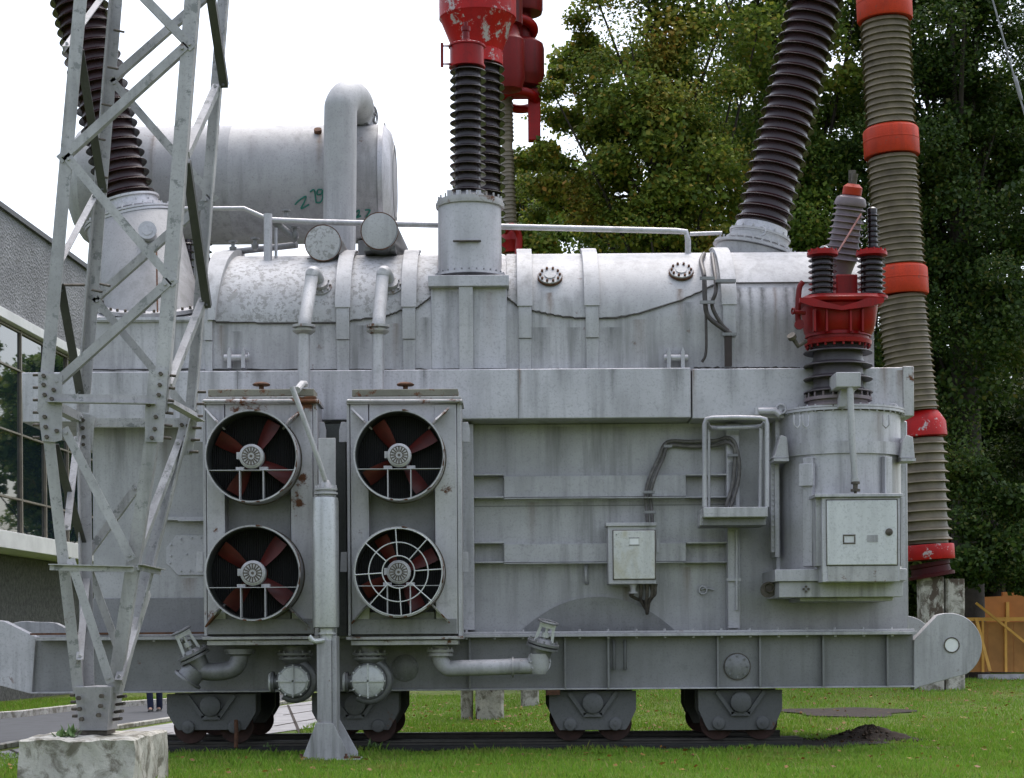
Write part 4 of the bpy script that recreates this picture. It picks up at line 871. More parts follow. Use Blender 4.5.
m = MB(); insulator(p0, p1, 15*kk, 18.5*kk, 9, 'i', None, None, 40, core1=12.5*kk, shed1=16*kk, mb=m); d = (p1-p0).normalized(); m.lathe(p1, d, [(0, 15.5*kk), (.03, 16*kk), (.10, 14*kk), (.13, 9*kk)], 36); m.lathe(p0-d*.26, d, [(0, 11*kk), (.1, 11*kk), (.26, 14*kk)], 32); build(m, 'centre_insulator', GREYBUSH, sb)
m = MB(); m.lathe(p1+d*.11, d, [(0, 7*kk), (.03, 9.5*kk), (.12, 9.5*kk), (.16, 6*kk)], 28); build(m, 'centre_cap', ORANGE, sb)
m = MB(); m.cyl(p1+d*.26, p1+d*.40, .04, .04, 12); m.pbox(849, 170, 856, 186, Yy-.2, Yy-.17); build(m, 'terminal', BOLT, sb)
p0, p1 = P(873, 250, Yy-.1), P(872, 213, Yy-.1); m = MB(); insulator(p0, p1, 4.5*kk, 6.8*kk, 7, 'i', None, None, 24, mb=m); m.lathe(p1, UP, [(0, 5*kk), (.05, 5*kk), (.07, 3*kk)], 20); build(m, 'arc_horn_insulator', BLACKP, sb)
m = MB(); q = P(873, 257, Yy-.1); m.lathe(q, UP, [(0, 11*kk), (.05, 11*kk), (.05, 7*kk), (.12, 6*kk)], 24); build(m, 'horn_base', DRED, sb)
m = MB(); m.tube([P(838, 252, Yz-.2), P(861, 214, Yy-.3)], .012, 8); build(m, 'operating_rod', simple('faded pink rod', (.36, .16, .14), .6), sb)
m = MB(); m.tube([P(803, 282, Yz-.3), P(799, 290, Yz-.3), P(798, 320, Yz-.3), P(803, 326, Yz-.3)], .035, 10, smooth=3); m.tube([P(805, 313, Yz-.4), P(794, 312, Yz-.45)], .025, 8); m.torus(P(793, 311, Yz-.45), (1, .3, 0), .035, .012, 16, 6); m.lathe(P(799, 325, Yz-.35), FRONT, [(0, .06), (.05, .06)], 18); build(m, 'side_linkage', DRED, sb)
m = MB(); m.tube([P(806, 341, Yz-.35), P(798, 346, Yz-.4), P(793, 338, Yz-.42)], .03, 8); m.lathe(P(792, 337, Yz-.42), Vector((-.4, -.5, .6)), [(-.02, .055), (.03, .055)], 14); build(m, 'tap', BOLT, sb)

# ---- carrying girder: front and rear webs, flanges, stiffeners, end eyes
def girder(Y0, sgn, nm):
    m = MB(); z0, z1 = P(512, 690, 24).z, P(512, 634, 24).z; xa, xb = P(33, 660, 24).x, P(913, 660, 24).x
    m.box(xa, xb, Y0, Y0+.05, z0+.022, z1-.042)
    g = build(m, nm, DARKP if sgn > 0 else DARKP, T)
    m = MB(); m.box(xa+.1, xb, Y0-.26, Y0+.30, z1-.04, z1); m.box(xa, xb, Y0-.10, Y0+.30, z0, z0+.02); m.box(xa+1.0, xb-.02, Y0-.20, Y0+.20, z1+.002, z1+.028)
    build(m, 'girder_flange', SILVER2, g, bevel=.004)
    m = MB()
    for px in (80, 565, 608, 717, 759, 822, 886, 120, 470): 
        x = P(px, 660, 24).x; m.box(x-.012, x+.012, Y0-.12, Y0-.002, z0+.022, z1-.042)
    build(m, 'girder_stiffener', DARKP, g)
    m = MB()
    for i in range(30):
        x = xa+.5+i*(xb-xa-.8)/29; m.stud((x, Y0-.20, z1-.041), -UP, .018, .025)
        m.stud((x, Y0-.14, z1+.029), UP, .018, .025)
    build(m, 'girder_bolt', SILVER2, g)
    # eye plates
    m = MB(); pts = [(913, 640)]
    c = (948, 646)
    pts += [(c[0]+33*math.cos(a), c[1]-33*math.sin(a)) for a in [math.radians(x) for x in range(110, -62, -8)]]
    pts += [(918, 687), (913, 690)]
    w = lambda q: (P(q[0], q[1], 24).x, P(q[0], q[1], 24).z)
    m.prism([w(q) for q in pts], Y0-.06, Y0+.16)
    pts = [(33, 694), (3, 686), (-20, 686)] + [(-28+40*math.cos(a), 655-36*math.sin(a)) for a in [math.radians(x) for x in range(270, 70, -12)]] + [(-4, 620), (5, 621), (37, 637)]
    m.prism([w(q) for q in reversed(pts)], Y0-.06, Y0+.16)
    eye = build(m, 'eye_plate', SILVER2, g, bevel=.008)
    m = MB()
    for q in ((950.5, 645), (-28, 655)):
        o = Vector((w(q)[0], Y0-.062, w(q)[1])); m.lathe(o, FRONT, [(0, .088), (.003, .088)], 28)
    build(m, 'eye_bush', WHITEP, g)
    m = MB()
    for q in ((950.5, 645), (-28, 655)):
        o = Vector((w(q)[0], Y0-.061, w(q)[1])); m.ring(o, FRONT, .086, .10, .012, 28)
    build(m, 'eye_rim', BOLT, g)
    return g
g = girder(YG, 1, 'girder')
m = MB(); o = P(737, 666.5, YG); m.lathe(o+FRONT*.035, (0, 1, 0), [(0, .15), (.006, .16), (.035, .16)], 36); m.studs_ring(o+FRONT*.035, FRONT, .132, 8, .014, .018); build(m, 'blank_flange', DARKP, T)
m = MB(); m.ring(o+FRONT*.012, FRONT, .162, .172, .01, 36); build(m, 'dark_flange_ring', BOLT, T)  # dark ring outlining the blank flange
m = MB()
for px in (614, 625): m.tube([P(px, 642, YG-.01), P(px, 641, YG-.10), P(px, 646, YG-.11), P(px, 664, YG-.11), P(px, 669, YG-.10), P(px, 668, YG-.01)], .022, 10)
build(m, 'grab_handle', BOGIE, T)
m = MB(); m.pbox(30, 632.5, 205, 634.5, YG-.30, YG-.262); m.pbox(546, 690, 560, 695, YG-.1, YG); build(m, 'rusted_strip', RUST, T)
girder(26.7, -1, 'girder')
m = MB(); z0 = P(512, 690, 24).z
for px in (40, 200, 480, 640, 900): x = P(px, 660, 24).x; m.box(x-.1, x+.1, 24.06, 26.69, z0+.05, z0+.6)
build(m, 'cross_beam', DARKP, T)

# ---- bogies
RAILZ = 0.125; RAILY = (24.38, 26.42)
def bogie(x0, x1):
    zt = P(512, 691.5, 24).z-.004; k = 24.12/F; cxp = (x0+x1)/2; c = P(cxp, 700, 24.12); hw = (x1-x0)*k/2
    zb = P(cxp, 730, 24.12).z
    out = [(-hw, zt), (-hw, zt-.24), (-hw*.83, zb+.06), (-hw*.76, zb), (hw*.76, zb), (hw*.83, zb+.06), (hw, zt-.24), (hw, zt)]
    m = MB()
    for Y0 in (24.10, 26.55): m.prism([(c.x+a, b) for a, b in out], Y0, Y0+.05)
    for Y0 in (24.62, 26.15): m.prism([(c.x+a*.98, b) for a, b in out], Y0, Y0+.05)
    m.box(c.x-.2, c.x+.2, 24.152, 26.548, zt-.32, zt-.05); bg = build(m, 'bogie', BOGIE, T, bevel=.004)
    m = MB()
    for Y0 in RAILY:
        for s_ in (-1, 1): m.lathe((c.x+s_*hw*.52, Y0-.08, RAILZ+.20), (0, 1, 0), [(-.03, .06), (-.03, .215), (.0, .22), (.012, .202), (.12, .198), (.14, .18), (.14, .06)], 44)
    build(m, 'wheel', WHEEL, bg)
    m = MB(); m2 = MB()
    for Y0, d in ((24.10, -1), (26.6, 1)):
        for s_ in (-1, 1):
            o = Vector((c.x+s_*hw*.52, Y0, RAILZ+.20)); m.lathe(o, (0, d, 0), [(0, .085), (.02, .085), (.03, .07), (.05, .075), (.055, .05), (.056, .02), (.075, .02)], 24)
            m2.box(o.x-.13, o.x+.13, Y0+(d*.012 if d < 0 else 0), Y0+(0 if d < 0 else .012), o.z-.125, o.z-.088)
    build(m, 'axle_cap', BOGIE, bg)
    m = MB(); o = Vector((c.x, 24.10, zt-.15)); m.lathe(o+FRONT*.06, FRONT, [(0, .13), (.04, .13), (.05, .11)], 28)
    for s_ in (-1, 1): m.bar(o+Vector((s_*.30, -.03, .13)), o+Vector((s_*.10, -.03, -.15)), .05, .05, FRONT)
    m.bar(o+Vector((-.12, -.03, -.15)), o+Vector((.12, -.03, -.15)), .05, .05, FRONT)
    build(m, 'pivot', BOGIE, bg)
bogie(167, 256); bogie(312, 399); bogie(549, 636); bogie(698, 782)
m = MB(); m.tube([P(236, 720, 24.04), P(236.5, 731, 24.0), P(236, 748, 23.95)], .026, 10); build(m, 'rail_clamp', RUST, T)
# ================================================================== TERRAIN
def sstep(t): t = max(0.0, min(1.0, t)); return t*t*(3-2*t)
def hgt(x, y): return 0.38*sstep((y-28)/12)*sstep((x+0.5)/4.0)
def Gt(px, py):
    u, v = unroll(px, py); lo, hi = 16.0, 90.0
    for _ in range(50):
        Y = (lo+hi)/2; yy = (CAMH-hgt(u*Y/F, Y))*F/Y
        if yy > v: lo = Y
        else: hi = Y
    return Vector((u*Y/F, Y, hgt(u*Y/F, Y)))
def turf():
    m, nt, b = newmat('turf'); p = pos(nt)
    c = mix(nt, ramp(nt, noise(nt, p, 0.5, 6, 0.6), [(0.35, 0), (0.65, 1)]), (0.075, 0.115, 0.022), (0.115, 0.155, 0.03))
    c = mix(nt, ramp(nt, noise(nt, p, 1.3, 7, 0.65), [(0.50, 0), (0.70, 0.8)]), c, (0.13, 0.11, 0.03))
    f = noise(nt, p, 30, 6, 0.7)
    c = mix(nt, ramp(nt, f, [(0.35, 0.6), (0.55, 0)]), c, (0.025, 0.035, 0.008))
    nt.links.new(c, b.inputs['Base Color']); b.inputs['Roughness'].default_value = 0.9; b.inputs['Specular IOR Level'].default_value = 0.15
    bump(nt, b, f, 0.8, 0.03); return m
TURF = turf()
xs = sorted(set([-260, -160, -100, -60, -30] + [i*0.75-18 for i in range(60)] + [32, 45, 70, 110, 170, 260]))
ys = sorted(set([-60, -20, 0, 8, 14] + [16+i*0.75 for i in range(60)] + [66, 80, 110, 160, 240, 400, 600]))
m = MB(); v = [(x, y, hgt(x, y) + (0.012*math.sin(x*1.7+y*0.9)*math.sin(y*1.3-x*.4) if 18 < y < 55 and x > -4 else 0)) for y in ys for x in xs]
W_ = len(xs); m.add(v, [(j*W_+i, j*W_+i+1, (j+1)*W_+i+1, (j+1)*W_+i) for j in range(len(ys)-1) for i in range(len(xs)-1)])
tag(build(m, 'ground', TURF), kind='structure')
def flat_poly(name, pix, mat, z, kind='structure'):
    q = [G(a, b) for a, b in pix]; m = MB(); m.add([(p.x, p.y, z) for p in q], [tuple(range(len(q)))]); o = build(m, name, mat, flat=True); o['kind'] = kind; return o
ASPH = simple('wet asphalt', (0.042, 0.045, 0.052), 0.85, 0, 0.3, 3, 0.1)
PAVE = simple('pale paving', (0.24, 0.235, 0.24), 0.8, 0, 0.22, 1.6, 0.1)
SOIL = simple('bare soil', (0.022, 0.014, 0.009), 0.95, 0, 0.5, 8, 0.8)
farL = [(-260, 738), (20, 717.5), (73, 711), (167, 704), (300, 694)]; nearL = [(-260, 790), (0, 749), (73, 736), (171, 721), (310, 700)]
flat_poly('road', farL+list(reversed(nearL)), ASPH, 0.012)
flat_poly('pavement', [(-260, 800), (0, 753), (73, 739.5), (171, 724), (315, 701), (330, 726), (250, 737), (170, 743), (0, 769), (-260, 812)], PAVE, 0.016)
def kerb(pix, w, h, mat=CONCG):
    q = [G(a, b) for a, b in pix]; m = MB()
    for a, b in zip(q[:-1], q[1:]): m.bar(a+UP*(h/2+.001), b+UP*(h/2+.001), w, h, UP)
    o = build(m, 'kerb', mat, bevel=.01); o['kind'] = 'structure'
kerb(farL, .16, .13); kerb(nearL, .14, .07)
# dark joints of the paving slabs
m = MB()
for a, b in (((284, 716), (330, 709)), ((275, 727), (330, 717)), ((280, 708), (325, 704)), ((0, 762), (172, 734)), ((40, 765), (10, 751)), ((120, 752), (95, 737)), ((300, 735), (288, 706))):
    m.bar(G(*a)+UP*.019, G(*b)+UP*.019, .05, .004, UP)
o = build(m, 'pavement_joint', SOIL); o['kind'] = 'structure'
# track bed
xa, xb = G(120, 745).x, P(802, 740, 24.4).x
m = MB(); n = 60
row0 = [(xa+(xb+.3-xa)*i/n, 23.92+.10*math.sin(i*1.9)+.07*math.sin(i*.7+1), .014) for i in range(n+1)]; row1 = [(p[0], 27.0+.1*math.sin(p[0]*3), .014) for p in row0]
m.add(row0+row1, [(i, i+1, n+1+i+1, n+1+i) for i in range(n)]); o = build(m, 'track_ground', SOIL); o['kind'] = 'structure'
TR = thing('railway_track', 'short length of two dark rails on tarred timbers under the transformer', 'railway track', ((xa+xb)/2, 25.4, 0))
for Y0 in RAILY:
    pf = [(-.065, .015), (.065, .015), (.065, .03), (.012, .045), (.012, .09), (.034, .098), (.034, .122), (.026, .125), (-.026, .125), (-.034, .122), (-.034, .098), (-.012, .09), (-.012, .045), (-.065, .03)]
    m = MB(); nn = len(pf); v = [(xa, Y0+a, b) for a, b in pf]+[(xb, Y0+a, b) for a, b in pf]
    m.add(v, [tuple(range(nn)), tuple(range(2*nn-1, nn-1, -1))]+[(k, (k+1) % nn, (k+1) % nn+nn, k+nn) for k in range(nn)]); build(m, 'rail', STEELR, TR)
m = MB(); m.box(xa, xb-.05, 24.02, 24.22, .0, .07); m.box(xa, xb-.05, 24.5, 26.25, -.02, .045); build(m, 'timber', TIMBER, TR, bevel=.01)
# soil heaps
def heap(name, c, rx, ry, h, label, seed):
    rnd = random.Random(seed); m = MB(); nr, ns = 14, 44; v = [(c.x, c.y, c.z+h)]; f = []
    for r in range(1, nr+1):
        for s_ in range(ns):
            a = 2*PI*s_/ns; t = r/nr; k = 1+.18*math.sin(3*a+seed)+.1*math.sin(7*a+2*seed); 
            z = h*(1-t)**1.2*(1+.35*t*math.sin(2*a+seed))+rnd.uniform(-.02, .025)*(1 if r < nr else 0)
            x, y = c.x+rx*t*k*math.cos(a), c.y+ry*t*k*math.sin(a)
            v.append((x, y, hgt(x, y)+max(z, .004 if r < nr else -.02)+.012))
    for s_ in range(ns): f.append((0, 1+s_, 1+(s_+1) % ns))
    for r in range(nr-1):
        for s_ in range(ns): a = 1+r*ns; f.append((a+s_, a+(s_+1) % ns, a+ns+(s_+1) % ns, a+ns+s_))
    m.add(v, f); o = build(m, name, SOIL, base=c); tag(o, label, 'soil heap')
c = P(868, 738, 25.9); c.z = 0
heap('soil_heap', c, .62, .55, .20, 'small heap of dark dug soil on the grass past the rail end', 3)
m = MB(); c = Gt(848, 713); ring_ = []
for i in range(40):
    a = 2*PI*i/40; k = 1+.15*math.sin(3*a)+.12*math.sin(5*a+1); ring_.append((c.x+1.05*k*math.cos(a), c.y+.95*k*math.sin(a)))
m.add([(x, y, hgt(x, y)+.02) for x, y in ring_], [tuple(range(40))]); o = build(m, 'bare_ground', SOIL, flat=True); o['kind'] = 'structure'
m = MB(); c = P(815, 745, 24.9); c.z = 0; ring_ = []
for i in range(40):
    a = 2*PI*i/40; k = 1+.15*math.sin(3*a+1)+.12*math.sin(5*a+2); ring_.append((c.x+.9*k*math.cos(a), c.y+.8*k*math.sin(a)))
m.add([(x, y, .022) for x, y in ring_], [tuple(range(40))]); o = build(m, 'bare_ground', SOIL, flat=True); o['kind'] = 'structure'

m = MB(); rnd = random.Random(9)
for i in range(420):
    a = rnd.uniform(0, 2*PI); t = rnd.random()**.5; x = P(862, 738, 25.7).x+1.0*t*math.cos(a); y = 25.6+.85*t*math.sin(a); r = rnd.uniform(.008, .032)*(1.2-t*.6)
    zz = max(0, .19*(1-math.hypot((x-P(868, 738, 25.9).x)/.62, (y-25.9)/.55))); c = Vector((x, y, zz+r*.3+.015)); vs = [c+Vector((rnd.uniform(.5, 1)*r*sx, rnd.uniform(.5, 1)*r*sy, rnd.uniform(.4, .9)*r*sz)) for sx, sy, sz in ((1, 0, 0), (-1, 0, 0), (0, 1, 0), (0, -1, 0), (0, 0, 1), (0, 0, -1))]
    m.add(vs, [(0, 2, 4), (2, 1, 4), (1, 3, 4), (3, 0, 4), (2, 0, 5), (1, 2, 5), (3, 1, 5), (0, 3, 5)])
o = build(m, 'soil_crumbs', simple('soil crumbs', (.04, .024, .014), .95, 0, .6, 5), flat=True); o['kind'] = 'stuff'
# ================================================================== LATTICE TOWER on its block
TA, TB = 18.35, 19.45
blk0 = P(91, 738, 17.9)
TW = thing('lattice_tower', 'galvanised steel lattice tower foot with bolted braces standing on the concrete block', 'pylon', (P(92, 735, 18.8).x, 18.8, blk0.z))
def L2(a, b): return 
def leg(pts, Y, yb, dx, dy, w=.125):
    m = MB()
    for (p, q, w2) in pts: m.angle(P(*p, Y if p[1] < 500 else Y), P(q[0], q[1], yb if q[1] > 650 else Y), (dx, 0, 0), (0, dy, 0), w2, .014)
    build(m, 'leg', GALV, TW)
YBT = 18.55; YBB = 18.95
leg([((79, -60), (37, 412), .125), ((43, 438), (73, 694), .11)], TA, YBT, 1, 1)
leg([((203, -60), (166, 412), .135), ((158, 438), (119, 694), .125)], TA, YBT, -1, 1)
leg([((116, -60), (78, 412), .115), ((79, 420), (83, 694), .115)], TB, YBB, 1, -1)
leg([((234, -60), (197, 412), .12), ((193, 420), (123, 694), .12)], TB, YBB, -1, -1)
def brace(p, Yp, q, Yq, w=.075, d1=(0, 0, 1), d2=(0, 1, 0), name='brace', mat=None):
    m = MB(); a, b = P(*p, Yp), P(*q, Yq); m.angle(a, b, d1, d2, w, .010)
    for e in (a, b):
        ax = (b-a).normalized(); e2 = e+ax*(.05 if e is a else -.05); dd = Vector(d1)-ax*Vector(d1).dot(ax); dd.normalize(); m.stud(e2+dd*w*.5, -Vector(d2), .016, .022)
    build(m, name, mat or GALV, TW)
f_, b_ = TA+.016, TB-.016
UPD, BK, FR = (0, 0, 1), (0, 1, 0), (0, -1, 0)
for p, q in (((92, -50), (190, 51)), ((189, 48), (62, 163)), ((62, 158), (172, 287)), ((172, 284), (56, 388)), ((60, 430), (128, 562)), ((66, 560), (106, 684))): brace(p, TA-.012, q, TA-.012, .085, UPD, BK)
for p, q in (((222, -14), (112, 83)), ((108, 82), (213, 203)), ((212, 200), (95, 303)), ((91, 300), (190, 420)), ((141, 487), (86, 562)), ((85, 570), (118, 660))): brace(p, b_, q, b_, .08, UPD, BK)
for p, q in (((212, -20), (228, 88)), ((190, 163), (211, 308))): brace(p, TA+.1, q, TB-.1, .085, (-1, 0, 0), (0, 0, 1), mat=SHADEGALV)
for p, q in (((220, 84), (189, 152)), ((206, 298), (172, 384)), ((183, 440), (135, 566)), ((150, 590), (122, 680))): brace(p, TB-.1, q, TA+.1, .075, (-1, 0, 0), (0, 1, 0))
for p, q in (((75, 50), (99, 193)), ((56, 285), (76, 395)), ((50, 445), (83, 560))): brace(p, TA+.1, q, TB-.1, .085, (1, 0, 0), (0, 0, 1), mat=SHADEGALV)
for p, q in (((99, -4), (62, 46)), ((92, 194), (56, 262)), ((74, 436), (63, 530)), ((85, 555), (76, 660))): brace(p, TB-.1, q, TA+.1, .07, (1, 0, 0), (0, 1, 0))
brace((48, 403), TA-.012, (156, 405), TA-.012, .09, (0, 0, 1), (0, -1, 0), 'waist_bar'); brace((84, 427), TB, (192, 427), TB, .09, (0, 0, 1), (0, 1, 0), 'waist_bar')
brace((164, 404), TA+.05, (197, 422), TB-.05, .09, (0, 0, 1), (1, 0, 0), 'waist_bar'); brace((46, 404), TA+.05, (82, 422), TB-.05, .09, (0, 0, 1), (-1, 0, 0), 'waist_bar')
brace((50, 564), TA-.012, (134, 566), TA-.012, .06, (0, 0, -1), (0, -1, 0), 'waist_bar'); brace((137, 564), TA+.05, (160, 569), TB-.15, .06, (0, 0, -1), (1, 0, 0), 'waist_bar'); brace((78, 566), TB-.1, (158, 567), TB-.1, .06, (0, 0, -1), (0, 1, 0), 'waist_bar')
def gusset(poly, Y, bolts, sgn=-1):
    m = MB(); m.pprism(poly, Y-.012 if sgn < 0 else Y, Y if sgn < 0 else Y+.012); g = build(m, 'gusset_plate', GALV, TW)
    m = MB()
    for b in bolts: m.stud(P(*b, Y-.012 if sgn < 0 else Y+.012), (0, sgn, 0), .021, .035)
    build(m, 'bolt', BOLT, g)
gusset([(38, 372), (62, 375), (62, 440), (54, 442), (42, 441), (38, 410)], TA-.014, [(44, 376), (44, 385), (45, 395), (54, 390), (52, 399), (45, 417), (46, 427), (47, 437), (57, 431)])
gusset([(149, 370), (168, 370), (163, 442), (145, 442), (145, 410)], TA-.014, [(161, 374), (160, 385), (159, 395), (149, 405), (156, 417), (155, 429), (152, 438)])
gusset([(78, 412), (95, 416), (92, 450), (79, 452)], TB-.02, [(83, 420), (83, 428), (84, 437), (84, 445)])
gusset([(180, 405), (199, 410), (192, 455), (178, 455)], TB-.02, [(190, 416), (188, 426), (186, 437), (184, 447), (182, 425)])
m = MB()                                                            # bolt shanks sticking out of the leg sides
for i in range(6): m.cyl(P(40-i*.1, 375+i*12.5, TA+.06), P(33, 375+i*12.5, TA+.06), .014, .014, 8); m.cyl(P(166-i*.9, 375+i*12.5, TA+.05), P(176-i*.9, 376+i*12.5, TA+.05), .014, .014, 8); m.cyl(P(197-i*1.5, 392+i*12, TB-.05), P(206-i*1.5, 392+i*12, TB-.05), .014, .014, 8)
for (a, b) in ((118, 30), (112, 67), (106, 104), (99, 138), (102, 176), (96, 290), (104, 284)): m.cyl(P(a-4, b, TB-.14), P(a+6, b+2, TB-.2), .012, .012, 8)
m.cyl(P(63, 285, TA+.1), P(84, 285, TA+.4), .014, .014, 8)
build(m, 'step_bolt', BOLT, TW)
# base shoe : tapered box of plates
zt = P(90, 687, TA).z; zb = blk0.z+.01; xa_, xb_ = P(74, 690, 18.5).x, P(113, 690, 18.5).x; xc = P(125, 690, 19.0).x
def shoe_pts(z, t):
    cx, cy = P(92, 733, 18.8).x+.02, 18.80; a = [(xa_, 18.5), (xb_, 18.42), (xc, 18.98), (xa_+.1, 19.1)]
    return [((x-cx)*t+cx, (y-cy)*t+cy, z) for x, y in a]
m = MB(); v = shoe_pts(zt, 1.0)+shoe_pts(zb+.03, .74); m.add(v, [(0, 1, 2, 3), (7, 6, 5, 4)]+[(k, (k+1) % 4, (k+1) % 4+4, k+4) for k in range(4)]); sh = build(m, 'base_shoe', GALV, TW, bevel=.006)
m = MB()
for (a, b, Y) in ((79, 698, 18.46), (80, 709, 18.48), (82, 719, 18.5), (102, 696, 18.4), (101, 706, 18.42), (99, 715, 18.45)): m.stud(P(a, b, Y+.02), FRONT, .024, .05)
for i in range(4): m.cyl(P(118-i*1.5, 697+i*7.5, 18.7), P(126-i*1.5, 696+i*7.5, 18.6), .016, .016, 8); m.cyl(P(75+i*.8, 695+i*7, 18.6), P(70+i*.8, 695+i*7, 18.6), .016, .016, 8)
build(m, 'bolt', BOLT, sh)
m = MB(); c = P(92, 734, 18.8); m.box(c.x-.17, c.x+.19, 18.6, 19.0, blk0.z-.004, zb+.028); build(m, 'bearing_plate', BOLT, sh)
# concrete block
X0, X1 = P(18.5, 760, 17.9).x, P(134, 760, 17.9).x
m = MB(); rnd = random.Random(5)
def face(f, nu, nv):
    v = []
    for j in range(nv+1):
        for i in range(nu+1): v.append(f(i/nu, j/nv))
    m.add(v, [(j*(nu+1)+i, j*(nu+1)+i+1, (j+1)*(nu+1)+i+1, (j+1)*(nu+1)+i) for j in range(nv) for i in range(nu)])
zt = blk0.z-.006
def wob(x, y, z): return .012*math.sin(7*x+3*z)+.010*math.sin(13*x+5*y)+.012*math.sin(9*y+11*z)+.006*math.sin(31*x+17*z)
def E(x, y, z): 
    ex = min(x-X0, X1-x, y-17.9, 19.6-y); w = wob(x, y, z); top = max(0, min(1, (z+.1)/.3)); return (x+w*.5, y+w, z+w*.6*top - (0.02 if (z > zt-.01 and ex < .02) else 0))
face(lambda u, v: E(X0+(X1-X0)*u, 17.9, -.1+(zt+.1)*v), 40, 16); face(lambda u, v: E(X1, 17.9+1.7*u, -.1+(zt+.1)*v), 40, 16); face(lambda u, v: E(X0, 19.6-1.7*u, -.1+(zt+.1)*v), 40, 16); face(lambda u, v: E(X1-(X1-X0)*u, 19.6, -.1+(zt+.1)*v), 40, 16); face(lambda u, v: E(X0+(X1-X0)*u, 17.9+1.7*v, zt), 40, 40)
o = build(m, 'concrete_block', CONC, base=((X0+X1)/2, 18.9, 0), ang=60); tag(o, 'weathered whitewashed concrete block under the lattice tower', 'concrete block')
# weed on the block
WEED = simple('weed leaf', (0.10, 0.17, 0.05), .6, 0, .3, 20)
for c, nl, sz, lab in ((P(66, 738, 18.3), 46, 1.0, 'tiny green weed sprouting on top of the concrete block'), (G(374, 752), 60, 1.2, 'small leafy weed in the grass beside the splayed steel foot'), (G(268, 752), 40, .9, 'small leafy weed in the grass between the concrete block and the steel foot')):
    m = MB()
    for i in range(nl):
        a = random.uniform(0, 2*PI); l = sz*random.uniform(.05, .17); el = random.uniform(.2, 1.2); d = Vector((math.cos(a)*math.cos(el), math.sin(a)*math.cos(el), math.sin(el))); s_ = d.cross(UP).normalized()*.02
        p = c+Vector((random.uniform(-.08, .08), random.uniform(-.08, .08), .0)); m.add([p, p+d*l*.5+s_, p+d*l, p+d*l*.5-s_], [(0, 1, 2, 3)])
    o = build(m, 'weed', WEED, flat=True, base=c); tag(o, lab, 'plant')

# ================================================================== SUPPORT POST with its oil filter cylinder
Ys = 22.35; ks = S(Ys)
PT = thing('support_post', 'grey steel post on splayed foot carrying a slim upright cylinder', 'support post', (P(326, 758, Ys).x, Ys, 0))
m = MB(); m.pbox(317, 640, 331.5, 728, Ys, Ys+.02); m.pbox(332, 636, 336.5, 735, Ys+.06, Ys+.5); m.pbox(319, 438, 336, 640, Ys+.30, Ys+.36); build(m, 'post', SILVER2, PT, bevel=.004)
m = MB(); m.pprism([(316, 723), (333, 723), (349.5, 756), (349.5, 761.5), (303, 761.5), (303, 756)], Ys-.03, Ys-.002); m.pprism([(333, 720), (340, 720), (358, 752), (358, 756), (348, 756)], Ys+.35, Ys+.38); q = P(330, 760, Ys); m.box(q.x-.27, q.x+.36, Ys-.06, Ys+.45, -.01, .02)
build(m, 'foot', SILVER2, PT, bevel=.004)
m = MB(); 
for px in (301, 346): q = P(px, 760, Ys-.05); m.lathe((q.x, Ys-.02, .02), UP, [(0, .03), (.03, .03), (.03, .018), (.06, .018)], 8)
m.box(q.x+.05, q.x+.16, Ys-.02, Ys+.1, .0, .04); build(m, 'anchor_bolt', RUST, PT)
a, b = P(326, 628, Ys+.1), P(326, 497, Ys+.1); m = MB(); m.lathe(a, UP, [(0, 11*ks), (.01, 13.2*ks), (.05, 13.4*ks), ((b-a).length-.05, 13.4*ks), ((b-a).length-.01, 12.8*ks), ((b-a).length, 11*ks)], 48); cy = build(m, 'filter_cylinder', paint('cylinder silver', (.5, .505, .51), metal=.65, rough=.38, streak=.3, mottle=.1), PT)
m = MB(); m.lathe(b, UP, [(0, 8*ks), (.03, 8*ks), (.03, 12*ks), (.05, 12*ks), (.05, 9*ks), (.08, 9*ks), (.08, 11.5*ks), (.10, 11.5*ks), (.10, 6*ks), (.16, 5*ks), (.20, 3*ks)], 28); m.studs_ring(b+UP*.10, UP, 10*ks, 8, .012, .04); build(m, 'cylinder_head', SILVER2, cy)
m = MB(); m.tube([P(292, 387, Ys-.05), P(300, 408, Ys-.05), P(322, 470, Ys), P(325, 480, Ys+.05)], [2.7*ks, 2.6*ks, 2.4*ks, 2.4*ks], 12); m.tube([P(297, 390, Ys+.1), P(302, 384, Ys+.4), P(305, 384, Ys+.9)], 3.5*ks, 10); build(m, 'lever', SHEETC, PT)
m = MB(); q = P(327, 630, Ys+.1); m.lathe(q, -UP, [(-.02, 7*ks), (.03, 7*ks), (.03, 9*ks), (.05, 9*ks), (.05, 6*ks), (.12, 6*ks), (.12, 5*ks), (.16, 5*ks)], 20); m.tube([P(324, 640, Ys), P(314, 641, Ys-.05), P(309, 636, Ys-.06)], .03, 10, smooth=3); build(m, 'drain_tap', PALE, PT)

# ================================================================== INSULATOR COLUMNS behind the transformer
def post_pair(pix, Y, mat, label_list, group):
    for (x0, x1, yt, yb), lab in zip(pix, label_list):
        c = P((x0+x1)/2, (yt+yb)/2, Y); k = S(Y); hw = (x1-x0)/2*k; z0 = hgt(c.x, Y)-.1; zt = P((x0+x1)/2, yt, Y).z
        m = MB(); mm = 14; zz = [z0+(zt-z0)*i/10 for i in range(11)]
        ringp = [(-1, -.8), (-.8, -1), (.8, -1), (1, -.8), (1, .8), (.8, 1), (-.8, 1), (-1, .8)]
        rows = [[(c.x+a*hw*(1+.03*math.sin(z*5+i)), Y+b*hw*(1+.03*math.sin(z*4)), z) for i, (a, b) in enumerate(ringp)] for z in zz]
        loft(m, [[Vector(p) for p in r] for r in rows]); o = build(m, 'concrete_post', mat, base=(c.x, Y, hgt(c.x, Y))); tag(o, lab, 'concrete post', group)
